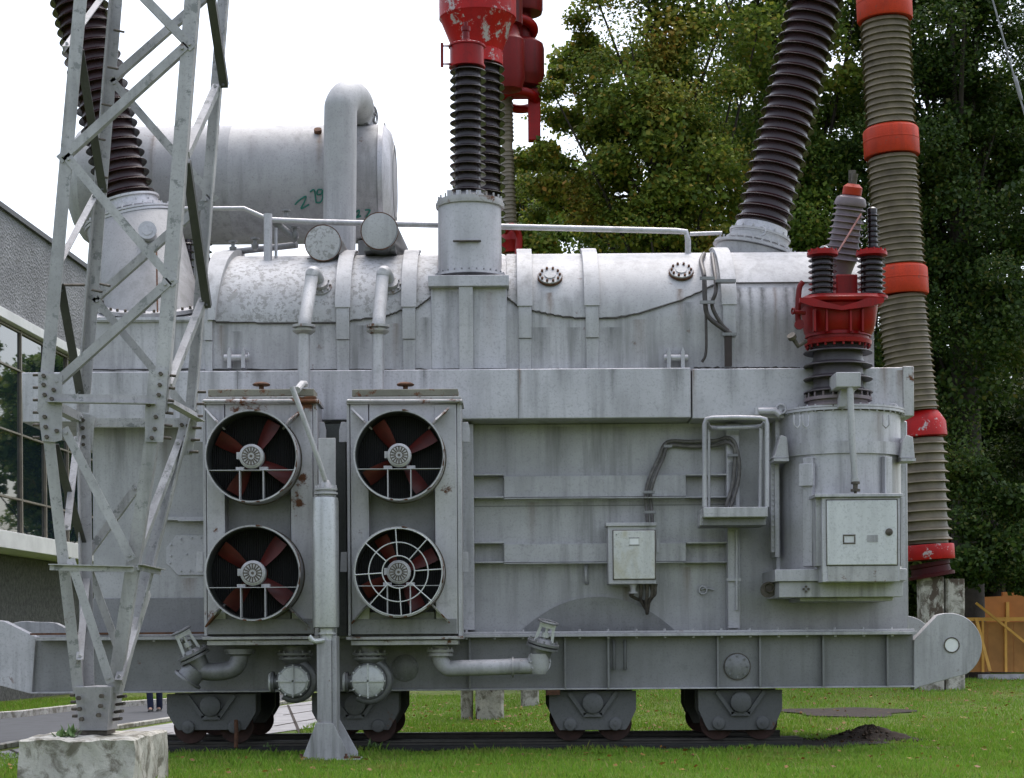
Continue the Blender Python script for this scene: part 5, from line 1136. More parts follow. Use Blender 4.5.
YR = 38.0; kR = S(YR)
post_pair([(919, 942, 577, 693), (944, 963, 579, 692)], YR, CONCP, ['peeling whitewashed concrete post under the red collared column, nearer the grey transformer', 'peeling whitewashed concrete post under the red collared column, on the orange fence side'], 'concrete posts under the red collared column')
RC = thing('insulator_column', 'tall grey ribbed insulator column with red collars in front of dark trees', 'insulator column', P(938, 577, YR))
def seg_col(a, b, r, n, parent, nm='ribbed_section', mat=GREYP, Y=YR, style='sharp', shed=1.13):
    k = S(Y); insulator(P(*b, Y), P(*a, Y), r*k, r*shed*k, n, nm, mat, parent, 48, style)
def collar(a, b, r, parent, mat, Y=YR):
    k = S(Y); p0, p1 = P(*b, Y), P(*a, Y); d = (p1-p0); L = d.length; m = MB()
    m.lathe(p0, d, [(0, r*k*.97), (.03, r*k), (L*.55, r*k*1.0), (L*.56, r*k*1.012), (L*.6, r*k*1.012), (L*.61, r*k), (L-.03, r*k), (L, r*k*.97), (L+.05, r*k*.86)], 48)
    build(m, 'collar', mat, parent)
seg_col((879, -130), (884, -10), 23.3, 17, RC); collar((883.5, -10), (885, 21), 27.5, RC, ORANGE)
seg_col((885, 22), (891, 129), 22.5, 17, RC); collar((890.5, 130), (892, 157), 27.5, RC, ORANGE)
seg_col((892, 158), (900, 268), 23, 18, RC); collar((899.5, 269), (901, 296), 27.5, RC, ORANGE)
seg_col((901, 297), (914, 412), 22.5, 20, RC)
m = MB(); k = kR; p0 = P(921.5, 438, YR); m.lathe(p0, P(919.5, 411, YR)-p0, [(0, 24*k), (.02, 25.5*k), (.30, 25*k), (.44, 21*k), (.52, 18*k)], 48); build(m, 'collar', REDW, RC, label='red collar with worn white paint patches')
seg_col((922, 439), (927.5, 544), 20.5, 11, RC, shed=1.22, style='sharp'); 
m = MB(); k = kR; p0 = P(928.5, 560, YR); m.lathe(p0, P(927.5, 545, YR)-p0, [(0, 25.5*k), (.02, 26*k), (.28, 26*k), (.30, 25.5*k)], 48); build(m, 'collar', REDW, RC)
m = MB(); p0 = P(932, 577, YR); m.lathe(p0, P(929, 560, YR)-p0, [(0, 23*k), (.06, 23*k), (.08, 20*k), (.2, 19*k), (.22, 20*k), (.3, 20*k)], 40); build(m, 'foot_flange', FOOTRED, RC)

YL = 33.5; kL = S(YL)
post_pair([(461, 473, 668, 717), (476, 504, 668, 717)], YL, CONCP, ['narrow peeling concrete post seen under the girder, touching a broader stained post', 'broad stained concrete post seen under the girder, beside a narrower post'], 'concrete posts behind the girder')
LC = thing('insulator_column', 'dark insulator column topped by a big red funnel shaped head with grey worn paint', 'insulator column', P(482, 668, YL))
seg_col((478, 64), (480, 352), 21.5, 32, LC, 'insulator', BLACKP, YL, 'sharp', 1.24); seg_col((480, 372), (482, 640), 21.5, 30, LC, 'insulator', BLACKP, YL, 'sharp', 1.24)
collar((480, 352), (480, 372), 26, LC, RED, YL)
m = MB(); p0 = P(478, 66, YL); d = P(477, -60, YL)-p0; m.lathe(p0, d, [(0, 22*kL), (.0, 25*kL), (.22, 25*kL), (.24, 24*kL), (.80, 37*kL), (.82, 38.5*kL), (1.9, 38.5*kL), (1.95, 30*kL), (2.3, 12*kL)], 56)
m.studs_ring(p0+d.normalized()*.2, d, 24.4*kL, 20, .02, .04); build(m, 'funnel_head', REDW, LC)
m = MB(); m.lathe(P(482, 668, YL), UP, [(0, 30*kL), (.1, 30*kL), (.12, 24*kL), (.5, 23*kL)], 40); build(m, 'foot_flange', DRED, LC)

YS = 44.0; kS = S(YS)
post_pair([(521, 539, 674, 708)], YS-5, CONCP, ['pale concrete post standing alone on the far grass close to a bogie'], 'concrete posts behind the girder')
SCOL = thing('insulator_column', 'slim grey ribbed column with dark red drums and ring shields at its top', 'insulator column', (P(531, 700, YS).x, YS, hgt(P(531, 700, YS).x, YS)))
seg_col((505, 60), (507, 142), 6.3, 20, SCOL, Y=YS, shed=1.16); seg_col((507, 150), (510.5, 232), 6.3, 20, SCOL, Y=YS, shed=1.16); seg_col((511, 254), (529, 688), 6.3, 90, SCOL, Y=YS, shed=1.16)
collar((507, 142), (507.2, 150), 5.5, SCOL, GREYP, YS); collar((511, 233), (511.5, 253), 10.5, SCOL, RED, YS)
m = MB(); m.lathe(P(531, 692, YS)-UP*.7, UP, [(0, 10*kS), (.5, 10*kS), (.55, 8*kS), (.9, 8*kS)], 24); build(m, 'foot_flange', DRED, SCOL)
m = MB(); c = P(523.5, 88, YS); m.lathe(c, UP, [(0, 12*kS), (.02, 17*kS), (.2, 20*kS), (.28, 21*kS), (.9, 21*kS), (1.0, 20*kS), (1.1, 14*kS), (1.12, 8*kS), (1.7, 8*kS), (1.72, 19*kS), (1.8, 20*kS), (2.6, 20*kS), (2.9, 10*kS)], 40); build(m, 'drum', DRED, SCOL)
m = MB(); c = P(519, 30, YS); m.torus(P(516, 29, YS), (.08, .32, 1), 18*kS, 4.6*kS, 40, 12); m.torus(P(519, 100, YS), (.08, .25, 1), 17.5*kS, 4.4*kS, 40, 12); m.tube([P(503, 60, YS), P(508, 76, YS), P(509, 96, YS)], 4*kS, 10); build(m, 'ring_shield', RED, SCOL)
m = MB(); m.pbox(528, 92, 540.5, 140, YS-.1, YS+.15); m.pbox(503, 88, 540, 96, YS-.12, YS+.18); build(m, 'stem', RED, SCOL, bevel=.02)
m = MB(); c = P(508, 92, YS-1.0); kk = S(YS-1.0); m.lathe(c, UP, [(0, 8*kk), (.05, 14*kk), (.3, 17*kk), (1.15, 17*kk), (1.25, 13*kk), (1.5, 10*kk), (1.52, 15*kk), (2.4, 15*kk)], 32); build(m, 'small_drum', DRED, SCOL)
m = MB(); m.tube([P(504, 232, YS-.5), P(512, 226, YS-.6), P(519, 236, YS-.5), P(518, 256, YS-.5)], 3.4*kS, 10, smooth=4); build(m, 'bent_pipe', RED, SCOL)

# ================================================================== BUILDING on the left
DB = Vector((0.048, 1, 0)).normalized(); NB = Vector((DB.y, -DB.x, 0)); B0 = Vector((-12.0, 44.0, 0))
def Bp(s_, o, z): p = B0+DB*s_+NB*o; return Vector((p.x, p.y, z))
def bbox_(m, s0, s1, o0, o1, z0, z1, mi=0):
    v = [Bp(a, b, c) for a in (s0, s1) for b in (o0, o1) for c in (z0, z1)]
    m.add(v, [(0,1,3,2), (4,6,7,5), (0,4,5,1), (2,3,7,6), (0,2,6,4), (1,5,7,3)], mi)
def pebble():
    m, nt, b = newmat('pebble dash'); p = pos(nt)
    vo = N(nt, 'ShaderNodeTexVoronoi'); vo.inputs['Scale'].default_value = 16; nt.links.new(p, vo.inputs['Vector'])
    c = mix(nt, noise(nt, p, 12, 5, .7), (0.10, 0.102, 0.11), (0.34, 0.345, 0.36)); c = mix(nt, ramp(nt, noise(nt, p, 1.1, 5), [(.35, .0), (.7, .6)]), c, (0.09, .09, .095))
    nt.links.new(c, b.inputs['Base Color']); b.inputs['Roughness'].default_value = .85; bump(nt, b, vo.outputs['Distance'], .6, .05); return m
def stone():
    m, nt, b = newmat('dark pitted stone'); p = pos(nt)
    c = mix(nt, ramp(nt, noise(nt, p, 9, 8, .75), [(.35, 0), (.7, 1)]), (0.03, 0.03, 0.031), (0.16, 0.155, 0.15)); nt.links.new(c, b.inputs['Base Color']); b.inputs['Roughness'].default_value = .8; bump(nt, b, noise(nt, p, 14, 8, .75), .8, .05); return m
PEB, STONE = pebble(), stone()
FASC = simple('off white fascia', (0.62, 0.62, 0.61), .6, 0, .15, 1.5)
gm, gnt, gb = newmat('dark window glass'); gb.inputs['Base Color'].default_value = (.010, .018, .022, 1); gb.inputs['Roughness'].default_value = .02; gb.inputs['Specular IOR Level'].default_value = .9; gb.inputs['IOR'].default_value = 1.7
FRM = simple('bronze window frame', (0.20, 0.175, 0.14), .45, .3, .2, 4)
BD = thing('modern_building', 'grey pebble faced building with glass upper floor and dark stone base', 'building', Bp(10, -8, 0))
m = MB(); bbox_(m, -8, 40, -16, -.6, 0, 3.58); build(m, 'stone_wall', STONE, BD)
m = MB(); bbox_(m, -8, 40, -16, .12, 9.24, 11.55); build(m, 'parapet_wall', PEB, BD)
m = MB(); bbox_(m, -8.1, 40.1, -16, .20, 11.555, 11.68); build(m, 'coping', simple('dark coping', (.06, .06, .065), .6), BD)
m = MB(); bbox_(m, -8.1, 40.1, -16, .42, 3.6, 4.0); bbox_(m, -8.05, 40.05, -16, .2, 9.0, 9.235); build(m, 'fascia', FASC, BD, bevel=.01)
m = MB(); bbox_(m, -8, 40, -16, -.25, 4.0, 9.0); build(m, 'inner_wall', CORE, BD)
for i in range(-4, 20):
    s0 = i*2.0+.08; m = MB(); fw = .035
    bbox_(m, s0, s0+.035, -.02, .06, 4.01, 8.995); bbox_(m, s0+1.965, s0+2.0, -.02, .06, 4.01, 8.995)
    for z in (4.01, 4.86, 6.44, 7.98, 8.92): bbox_(m, s0+.056, s0+1.944, -.018, .055, z, z+.04)
    w = build(m, 'window', FRM, BD)
    m = MB(); tl = random.uniform(-.004, .004); bbox_(m, s0+.03, s0+1.97, -.008, .002, 4.02, 8.96); 
    for k in range(len(m.V)): x, y, z = m.V[k]; m.V[k] = (x+tl*(z-6.5)+random.uniform(-.001, .001), y, z)
    build(m, 'pane', gm, w, flat=True)

# ================================================================== FENCE at the right
YF = 45.0; kF = S(YF)
FN = thing('plywood_fence', 'orange plywood hoarding with yellow timber frame on a pale plinth', 'fence', Vector((P(1040, 683, YF).x, YF, hgt(11, YF))))
m = MB()
for i in range(7): m.pbox(962+i*26, 622, 962+i*26+25.4, 672, YF, YF+.03)
build(m, 'board_panel', PLY, FN)
m = MB()
for px in (983, 1006, 1032, 1058, 1084): m.pbox(px-1.2, 618, px+1.2, 672, YF-.06, YF-.003)
m.pbox(962, 617, 1145, 620.5, YF-.065, YF+.03); build(m, 'frame', YELLOW, FN)
m = MB(); m.bar(P(976, 603, YF-.35), P(1062, 672, YF-.14), .055, .05, FRONT); m.bar(P(976, 618, YF-.1), P(990, 671, YF-.3), .07, .05, FRONT); build(m, 'brace', YELLOW, FN)
m = MB(); m.pbox(982, 674, 1145, 684, YF-.3, YF+.1); m.pbox(975, 684, 1145, 688, YF-.32, YF+.12); build(m, 'plinth', simple('pale plinth', (.42, .40, .42), .7), FN)
OS = thing('orange_screen', 'bright orange sheeting wall rising behind the plywood fence', 'screen', Vector((P(1050, 670, 48).x, 48, hgt(12, 48))))
m = MB(); m.pprism([(968, 672), (968, 598), (1003, 596), (1003, 592), (1140, 590), (1140, 672)], 48, 48.15); build(m, 'sheet', PLYO, OS)
m = MB()
for px in (975, 1008, 1050, 1095): m.pbox(px-1.5, 602, px+1.5, 672, 47.93, 47.997)
build(m, 'post', YELLOW, OS)
# overhead guy wire at the top right
m = MB(); a, b = P(945, -170, 30), P(1024, 112, 30); d = (b-a); m.tube([a, b, a+d*(a.z-.05)/(a.z-b.z)], .014, 8); m.lathe(P(1018, 88, 30), d, [(-.2, .02), (-.15, .03), (.15, .03), (.2, .02)], 10)
o = build(m, 'guy_wire', simple('grey wire', (.22, .22, .23), .5, .4), base=a+d*(a.z-.05)/(a.z-b.z)); tag(o, 'thin steel guy wire slanting down in front of the dark trees', 'wire')
# ================================================================== PERSON walking behind, on the road side
def skin_mesh(name, joints, edges, mat, parent, base, sub=2):
    me = bpy.data.meshes.new(name); me.from_pydata([Vector(j[0])-base for j in joints], edges, [])
    o = bpy.data.objects.new(name, me); COL.objects.link(o); me.materials.append(mat)
    sk = o.modifiers.new('skin', 'SKIN'); sk.use_smooth_shade = True
    if not me.skin_vertices: me.attributes
    return o
from mathutils import noise as mn
def limb_body(name, chains, mat, parent, base):
    m = MB()
    for pts, rs in chains: m.tube(pts, rs, 14, smooth=5) if False else None
    import bmesh
    me = bpy.data.meshes.new(name); bm = bmesh.new()
    skl = bm.verts.layers.skin.verify(); vmap = {}
    for pts, rs in chains:
        prev = None
        for p, r in zip(pts, rs):
            key = tuple(round(c, 4) for c in p)
            if key not in vmap:
                v = bm.verts.new(Vector(p)-base); v[skl].radius = (r, r); v[skl].use_root = len(vmap) == 0; vmap[key] = v
            v = vmap[key]
            if prev is not None and prev is not v and bm.edges.get((prev, v)) is None: bm.edges.new((prev, v))
            prev = v
    bm.to_mesh(me); bm.free()
    o = bpy.data.objects.new(name, me); COL.objects.link(o); me.materials.append(mat)
    s_ = o.modifiers.new('skin', 'SKIN'); s_.use_smooth_shade = True; sd = o.modifiers.new('sub', 'SUBSURF'); sd.levels = 2; sd.render_levels = 2
    if parent is not None: o.parent = parent
    else: o.location = base
    BASE[o] = base; return o
SKIN = simple('skin', (.48, .29, .21), .55, 0, .08, 20, .02); NAVY = simple('dark blue trousers', (.014, .02, .05), .85, 0, .25, 20); JACK = simple('dark jacket', (.03, .032, .038), .8, 0, .25, 20); SHOE = simple('black shoes', (.012, .012, .013), .5, 0, .2, 20); HAIR = simple('dark hair', (.03, .02, .015), .6, 0, .3, 30)
pb = Gt(154.5, 712)
def q(x, y, z): return (pb.x+x, pb.y+y, pb.z+z)
pel = q(0, 0, .95)
chains = [([pel, q(0, 0, 1.12), q(0, .0, 1.30), q(0, 0, 1.43), q(0, -.005, 1.50), q(0, -.02, 1.60), q(0, -.015, 1.69)], [.125, .12, .14, .10, .055, .088, .078])]
for s_, kn, an in ((-1, (.03, -.10), (.02, -.06)), (1, (.02, .08), (.05, .22))):
    chains.append(([pel, q(s_*.09, 0, .90), q(s_*.085, kn[1], .50), q(s_*.06, an[1], .09), q(s_*.06, an[1]-.13, .04)], [.125, .085, .057, .042, .036]))
    chains.append(([q(0, 0, 1.43), q(s_*.17, 0, 1.40), q(s_*.22, -.02*s_, 1.12), q(s_*.22, -.10*s_-.06, .88), q(s_*.22, -.12*s_-.08, .80)], [.10, .058, .043, .033, .03]))
PE = limb_body('person', chains, SKIN, None, pb); tag(PE, 'person in dark blue trousers walking on the road, legs seen under the girder', 'person')
limb_body('trousers', [([pel, q(0, 0, 1.0)], [.135, .13])]+[([pel, q(s_*.09, 0, .90), q(s_*.085, k_, .50), q(s_*.06, a_, .02)], [.135, .095, .070, .070]) for s_, k_, a_ in ((-1, -.10, -.06), (1, .08, .22))], NAVY, PE, pb)
limb_body('jacket', [([q(0, 0, .98), q(0, 0, 1.12), q(0, 0, 1.30), q(0, 0, 1.43), q(0, -.003, 1.49)], [.15, .14, .16, .12, .07])]+[([q(0, 0, 1.43), q(s_*.175, 0, 1.40), q(s_*.22, -.02*s_, 1.12), q(s_*.22, -.10*s_-.06, .88)], [.12, .07, .055, .045]) for s_ in (-1, 1)], JACK, PE, pb)
m = MB(); c = Vector(q(0, -.005, 1.66)); m.lathe(c-UP*.02, UP, [(0, .085), (.04, .094), (.08, .085), (.11, .05), (.12, .01)], 20); build(m, 'hair', HAIR, PE)
m = MB()
for s_ in (-1, 1): 
    m.lathe(Vector(q(s_*.033, -.095, 1.625)), FRONT, [(0, .012), (.008, .008)], 10)
m.lathe(Vector(q(0, -.10, 1.595)), FRONT, [(0, .018), (.02, .006)], 10); build(m, 'face', HAIR, PE)
for s_, a_ in ((-1, -.06), (1, .22)):
    m = MB(); x = s_*.06
    v = []
    for (y, w, h) in ((.09, .03, .07), (.05, .045, .10), (-.04, .042, .095), (-.12, .048, .06), (-.18, .04, .045), (-.205, .02, .03)):
        v.append([Vector(q(x+w*math.cos(t), a_+y, max(0.004, .004+h*max(0, math.sin(t))))) for t in [2*PI*i/12 for i in range(12)]])
    loft(m, v); build(m, 'shoe', SHOE, PE)
    m = MB()
    hx, hy, hz = (s_*.22, -.12*s_-.08, .80)
    for k in range(4): m.tube([q(hx-.03+k*.02, hy, hz+.0), q(hx-.032+k*.02, hy-.01, hz-.06), q(hx-.032+k*.02, hy+.005, hz-.10+.008*abs(k-1.4))], [.010, .009, .007], 8)
    m.tube([q(hx-s_*.03, hy-.02, hz+.02), q(hx-s_*.05, hy-.04, hz-.02), q(hx-s_*.045, hy-.05, hz-.05)], [.012, .01, .008], 8); build(m, 'fingers', SKIN, PE)

# ================================================================== GRASS and fallen leaves
def np_mesh(name, V, quads, mat, base=(0, 0, 0), tri=False):
    k = 3 if tri else 4; me = bpy.data.meshes.new(name); V = V-np.array(base, dtype=np.float64)
    me.vertices.add(len(V)); me.vertices.foreach_set('co', V.astype(np.float32).ravel()); n = len(quads)
    me.loops.add(n*k); me.loops.foreach_set('vertex_index', quads.astype(np.int32).ravel()); me.polygons.add(n)
    me.polygons.foreach_set('loop_start', np.arange(n, dtype=np.int32)*k); me.polygons.foreach_set('loop_total', np.full(n, k, dtype=np.int32)); me.update(calc_edges=True)
    me.materials.append(mat); o = bpy.data.objects.new(name, me); COL.objects.link(o); o.location = base; return o
def vh(x, y):
    def ss(t): t = np.clip(t, 0, 1); return t*t*(3-2*t)
    return .38*ss((y-28)/12)*ss((x+.5)/4)
def leafmat(name, stops, trans=.35, hue=None):
    m = bpy.data.materials.new(name); m.use_nodes = True; nt = m.node_tree; nt.nodes.clear(); out = N(nt, 'ShaderNodeOutputMaterial')
    g = N(nt, 'ShaderNodeNewGeometry'); r = ramp(nt, g.outputs['Random Per Island'], stops)
    if hue:
        p = pos(nt); f = ramp(nt, noise(nt, p, hue[0], 3), [(hue[1], 0), (hue[1]+.14, hue[3])])
        r2 = ramp(nt, g.outputs['Random Per Island'], hue[2]); r = mix(nt, f, r, r2)
    d = N(nt, 'ShaderNodeBsdfPrincipled'); nt.links.new(r, d.inputs['Base Color']); d.inputs['Roughness'].default_value = .55; d.inputs['Specular IOR Level'].default_value = .3
    t = N(nt, 'ShaderNodeBsdfTranslucent'); nt.links.new(r, t.inputs['Color']); ms = N(nt, 'ShaderNodeMixShader'); ms.inputs[0].default_value = trans
    nt.links.new(d.outputs[0], ms.inputs[1]); nt.links.new(t.outputs[0], ms.inputs[2]); nt.links.new(ms.outputs[0], out.inputs['Surface']); return m
rng = np.random.default_rng(11)
GRASSM = leafmat('grass blade', [(0.0, (.12, .245, .018)), (.55, (.18, .33, .030)), (.85, (.23, .34, .045)), (1, (.30, .28, .09))], .3, (0.9, .56, [(0, (.19, .25, .035)), (.6, (.25, .26, .05)), (1, (.32, .25, .10))], .7))
def blades(name, x, y, hmin, hmax, w, mat=GRASSM):
    n = len(x); cl = np.sin(x*3.1+np.sin(y*2.3)*2)*np.sin(y*3.7+x*.8); h = rng.uniform(hmin, hmax, n)*(1+.45*cl)*np.where(rng.random(n) < .02, 1.7, 1); a = rng.uniform(0, 2*np.pi, n); ln = rng.uniform(.1, .6, n)*h; la = rng.uniform(0, 2*np.pi, n)
    z = vh(x, y)-.005; ca, sa = np.cos(a)*w, np.sin(a)*w; lx, ly = np.cos(la)*ln, np.sin(la)*ln
    V = np.stack([np.stack([x-ca, y-sa, z], 1), np.stack([x+ca, y+sa, z], 1), np.stack([x+ca*.7+lx*.35, y+sa*.7+ly*.35, z+h*.6], 1), np.stack([x+lx, y+ly, z+h], 1)], 1).reshape(-1, 3)
    o = np_mesh(name, V, np.arange(n*4).reshape(-1, 4), mat); o['kind'] = 'stuff'; return o
n = 120000; y = 17.6+6.5*rng.random(n)**1.0; x = (rng.random(n)-.5)*2*(y*.30)
edge = 23.93+.08*np.sin(x*9)+.1*rng.random(n); keep = (y < edge) & ~((x > X0-.02) & (x < X1+.02) & (y > 17.88) & (y < 19.92))
patch = (np.sin(x*2.1+1)*np.sin(y*2.7)+np.sin(x*5.3+y*3.1)*.5+rng.random(n)*1.6) > -.35; keep &= patch
blades('grass', x[keep], y[keep], .025, .075, .0042)
n = 130000; y = 24.2+24*rng.random(n)**1.4; x = (rng.random(n)-.28)*y*.46
rail = (y < 27.1) & (x < xb+.35); soil = ((x-P(868, 738, 25.9).x)/.7)**2+((y-25.9)/.6)**2 < 1; c2 = P(815, 745, 24.9); soil |= ((x-c2.x)/.95)**2+((y-24.9)/.85)**2 < 1; c3 = Gt(848, 713); soil |= ((x-c3.x)/1.1)**2+((y-c3.y)/1.15)**2 < 1
road = x < -3.2-.02*(y-24)
keep = ~rail & ~soil & ~road
blades('grass', x[keep], y[keep], .03, .075, .007)
n = 30000; y = 39+9*rng.random(n); x = -13+10*rng.random(n); u_ = x*F/y; far = [G(a, b) for a, b in farL]; fx = np.array([p.x for p in far]); fy = np.array([p.y for p in far]); keep = y > np.interp(x, fx, fy)+.25
wall = (-12+.048*(y-44)) < x-.1; keep &= wall
blades('grass', x[keep], y[keep], .03, .08, .01)
FALL = leafmat('fallen leaf', [(0, (0.132, 0.054, 0.012)), (.5, (0.204, 0.102, 0.021)), (.8, (0.252, 0.156, 0.036)), (1, (0.096, 0.036, 0.012))], .2)
n = 2600; y = 24.4+20*rng.random(n)**.8; x = (rng.random(n)-.25)*y*.44; clus = rng.random(n) < (.35+.65*np.exp(-((y-36)/4.5)**2)); keep = clus & ~((y < 27) & (x < xb)) & (x > -3.0); x, y = x[keep], y[keep]; yn = 19.7+4*rng.random(260); xn = (rng.random(260)-.5)*.6*yn; kn = (yn > 20.2)|(xn > X1+.3); x = np.concatenate([x, xn[kn]]); y = np.concatenate([y, yn[kn]]); n = len(x); a = rng.uniform(0, 2*np.pi, n); l = rng.uniform(.022, .045, n); z = vh(x, y)+rng.uniform(.03, .06, n); t = rng.uniform(-.03, .03, n)
V = np.stack([np.stack([x+l*np.cos(a), y+l*np.sin(a), z], 1), np.stack([x-l*.6*np.sin(a), y+l*.6*np.cos(a), z+t], 1), np.stack([x-l*np.cos(a), y-l*np.sin(a), z+t*.5], 1), np.stack([x+l*.6*np.sin(a), y-l*.6*np.cos(a), z-t*.3], 1)], 1).reshape(-1, 3)
o = np_mesh('fallen_leaves', V, np.arange(n*4).reshape(-1, 4), FALL); o['kind'] = 'stuff'

# ================================================================== TREES
LDARK = leafmat('dark green leaf', [(0, (0.021, 0.047, 0.009)), (.5, (0.041, 0.081, 0.014)), (.9, (0.082, 0.127, 0.022)), (1, (0.135, 0.131, 0.030))], .35, (.35, .55, [(0, (0.075, 0.124, 0.018)), (.75, (0.127, 0.172, 0.028)), (1, (0.208, 0.166, 0.039))], .6))
LMID = leafmat('mid green leaf', [(0, (0.060, 0.120, 0.022)), (.5, (0.129, 0.214, 0.034)), (.9, (0.220, 0.295, 0.049)), (1, (0.344, 0.284, 0.066))], .38, (.4, .54, [(0, (0.173, 0.241, 0.033)), (.7, (0.294, 0.329, 0.049)), (1, (0.465, 0.284, 0.061))], .7))
LAUT = leafmat('autumn tinted leaf', [(0, (0.077, 0.128, 0.020)), (.5, (0.163, 0.229, 0.034)), (.9, (0.283, 0.301, 0.046)), (1, (0.413, 0.253, 0.050))], .42, (.5, .57, [(0, (0.260, 0.253, 0.038)), (.6, (0.413, 0.293, 0.050)), (1, (0.480, 0.166, 0.038))], .6))
def tree(label, cat, group, Y, cpx, cpy, rpx, rpy, mat, n_bough, per, trunk_px=None, seed=1, tr=.3, name='broadleaf_tree', leaf=(.075, .145), bottom=None, extra=(), extraY=None):
    r = np.random.default_rng(seed); k = S(Y); c = P(cpx, cpy, Y); RX_, RZ_ = rpx*k, rpy*k; RY_ = min(RX_, 5.0)
    bx = P(trunk_px if trunk_px else cpx, 690, Y).x; base = Vector((bx, Y, hgt(bx, Y)-.05)); o = thing(name, label, cat, base, group)
    d = r.normal(size=(n_bough, 3)); d /= np.linalg.norm(d, axis=1)[:, None]; rad = r.random(n_bough)**.38*(.80+.28*np.sin(d[:, 0]*4+seed)*np.sin(d[:, 2]*5+seed*2))
    B = np.array(c)+d*rad[:, None]*np.array([RX_, RY_, RZ_]); B = B[B[:, 2] > base.z+1.2]
    if extra: B = np.concatenate([B, np.array([list(P(a, b, (extraY or Y)+r.uniform(-1.2, 1.2)*(.5 if extraY else 1))) for a, b in extra])])
    bs = r.uniform(.5, 1.15, len(B))*min(1.0, RX_/3.2)
    if extra: bs[-len(extra):] *= .62
    per = int(per*1.45) if leaf[1] < .2 else per; idx = np.repeat(np.arange(len(B)), per); n = len(idx); e = r.normal(size=(n, 3)); e /= np.linalg.norm(e, axis=1)[:, None]; q_ = r.random(n)**.42
    Pn = B[idx]+e*q_[:, None]*bs[idx][:, None]*np.array([1.0, 1.0, .62]); out = B[idx]-np.array(c); out[:, 2] *= .4; ol = np.linalg.norm(out, axis=1)[:, None]+1e-6
    dist = np.linalg.norm((Pn-B[idx])[:, :2], axis=1); Pn[:, 2] -= .28*dist**2
    Pn += r.normal(size=(n, 3))*.06
    nrm = r.normal(size=(n, 3))*.75+np.array([0, 0, .9])+out/ol*.4; nrm /= np.linalg.norm(nrm, axis=1)[:, None]
    t = np.cross(nrm, r.normal(size=(n, 3))); t /= np.linalg.norm(t, axis=1)[:, None]; s_ = np.cross(nrm, t); L = (r.uniform(leaf[0], leaf[1], n)*r.uniform(.7, 1.35, len(B))[idx])[:, None]; Wd = L*.36
    V = np.stack([Pn-t*L*.5, Pn+s_*Wd, Pn+t*L*.5-nrm*L*.12, Pn-s_*Wd], 1).reshape(-1, 3)
    cr = np_mesh('crown', V-np.array(base), np.arange(n*4).reshape(-1, 4), mat); cr.parent = o; cr.location = (0, 0, 0)
    m = MB(); top = Vector((c.x, Y, c.z+RZ_*.55)); p1 = base.lerp(top, .35)+Vector((r.uniform(-.2, .2), 0, 0)); p2 = base.lerp(top, .7)+Vector((r.uniform(-.4, .4), r.uniform(-.3, .3), 0))
    m.tube([base, base.lerp(p1, .12), base.lerp(p1, .5), p1, p2, top], [tr*1.35, tr*1.05, tr*.92, tr*.8, tr*.42, tr*.12], 14, smooth=4)
    sel = r.choice(len(B), min(46, len(B)), replace=False)
    for j in sel:
        b = Vector(B[j]); f = r.uniform(.25, .8); s0 = p1.lerp(top, max(0, f-.2)) if f > .3 else base.lerp(p1, .8)
        if s0.z > b.z: s0 = base.lerp(p1, r.uniform(.6, 1.0))
        md = s0.lerp(b, .5)+Vector((0, 0, .35)); m.tube([s0, md, b], [tr*.22, tr*.13, .018], 7, smooth=4)
    build(m, 'trunk', BARK, o)
    return o
g1 = 'trees behind the transformer'
tree('broad autumn tinted tree with olive and orange leaves, beside the red drums', 'tree', g1, 45, 655, 120, 118, 250, LAUT, 120, 480, 690, 1, .32, extra=[(545, 150), (530, 185), (560, 75), (578, 20), (528, 235), (546, 112), (588, -20), (535, 215), (556, 165), (567, 120), (552, 200), (540, 245), (570, 60), (585, 40), (524, 160), (552, 90), (548, 185)])
tree('tall mid green tree behind the brown bushing that leans towards the red collared column', 'tree', g1, 48, 790, 60, 120, 330, LMID, 140, 460, 800, 2, .36)
tree('dark green tree behind the red collared column, trunk beside the orange fence', 'tree', g1, 46, 950, 160, 130, 420, LDARK, 190, 440, 968, 3, .42, extra=[(992, 548), (1008, 545), (1024, 566), (1010, 568), (1036, 580), (982, 556), (1040, 560), (975, 530), (960, 520), (1012, 530), (968, 490), (950, 478), (985, 505), (1000, 490), (960, 455), (975, 470), (1020, 500), (968, 560), (968, 575)], extraY=43.6)
tree('dark tree with branches hanging over the orange fence', 'tree', g1, 49, 1090, 120, 130, 430, LDARK, 200, 300, 1100, 4, .42)
tree('lower green tree behind the white pipe railing, under the autumn tinted crown', 'tree', g1, 54, 620, 320, 110, 210, LMID, 150, 300, 620, 5, .3)
tree('shady tree behind the turret of the bushing that leans towards the red collared column', 'tree', g1, 57, 760, 330, 130, 300, LDARK, 170, 300, 740, 6, .34)
tree('shady tree deep behind the upright grey column with red collars', 'tree', g1, 56, 880, 420, 130, 290, LDARK, 180, 300, 860, 7, .34)
tree('shady tree standing behind the orange screen', 'tree', g1, 58, 1020, 330, 150, 300, LDARK, 190, 300, 1035, 8, .34)
tree('small olive tree glimpsed behind the slim red topped column', 'tree', g1, 60, 528, 240, 42, 130, LAUT, 60, 280, 530, 9, .2)
tree('low green tree just peeping over the tank beside the turret of the small upright bushing', 'tree', g1, 66, 430, 330, 44, 86, LMID, 50, 260, 430, 10, .2)
tree('shady tree low behind the tall ribbed column, crown reaching nearly to the orange fence', 'tree', g1, 53, 985, 470, 105, 150, LDARK, 120, 300, 1000, 12, .25)
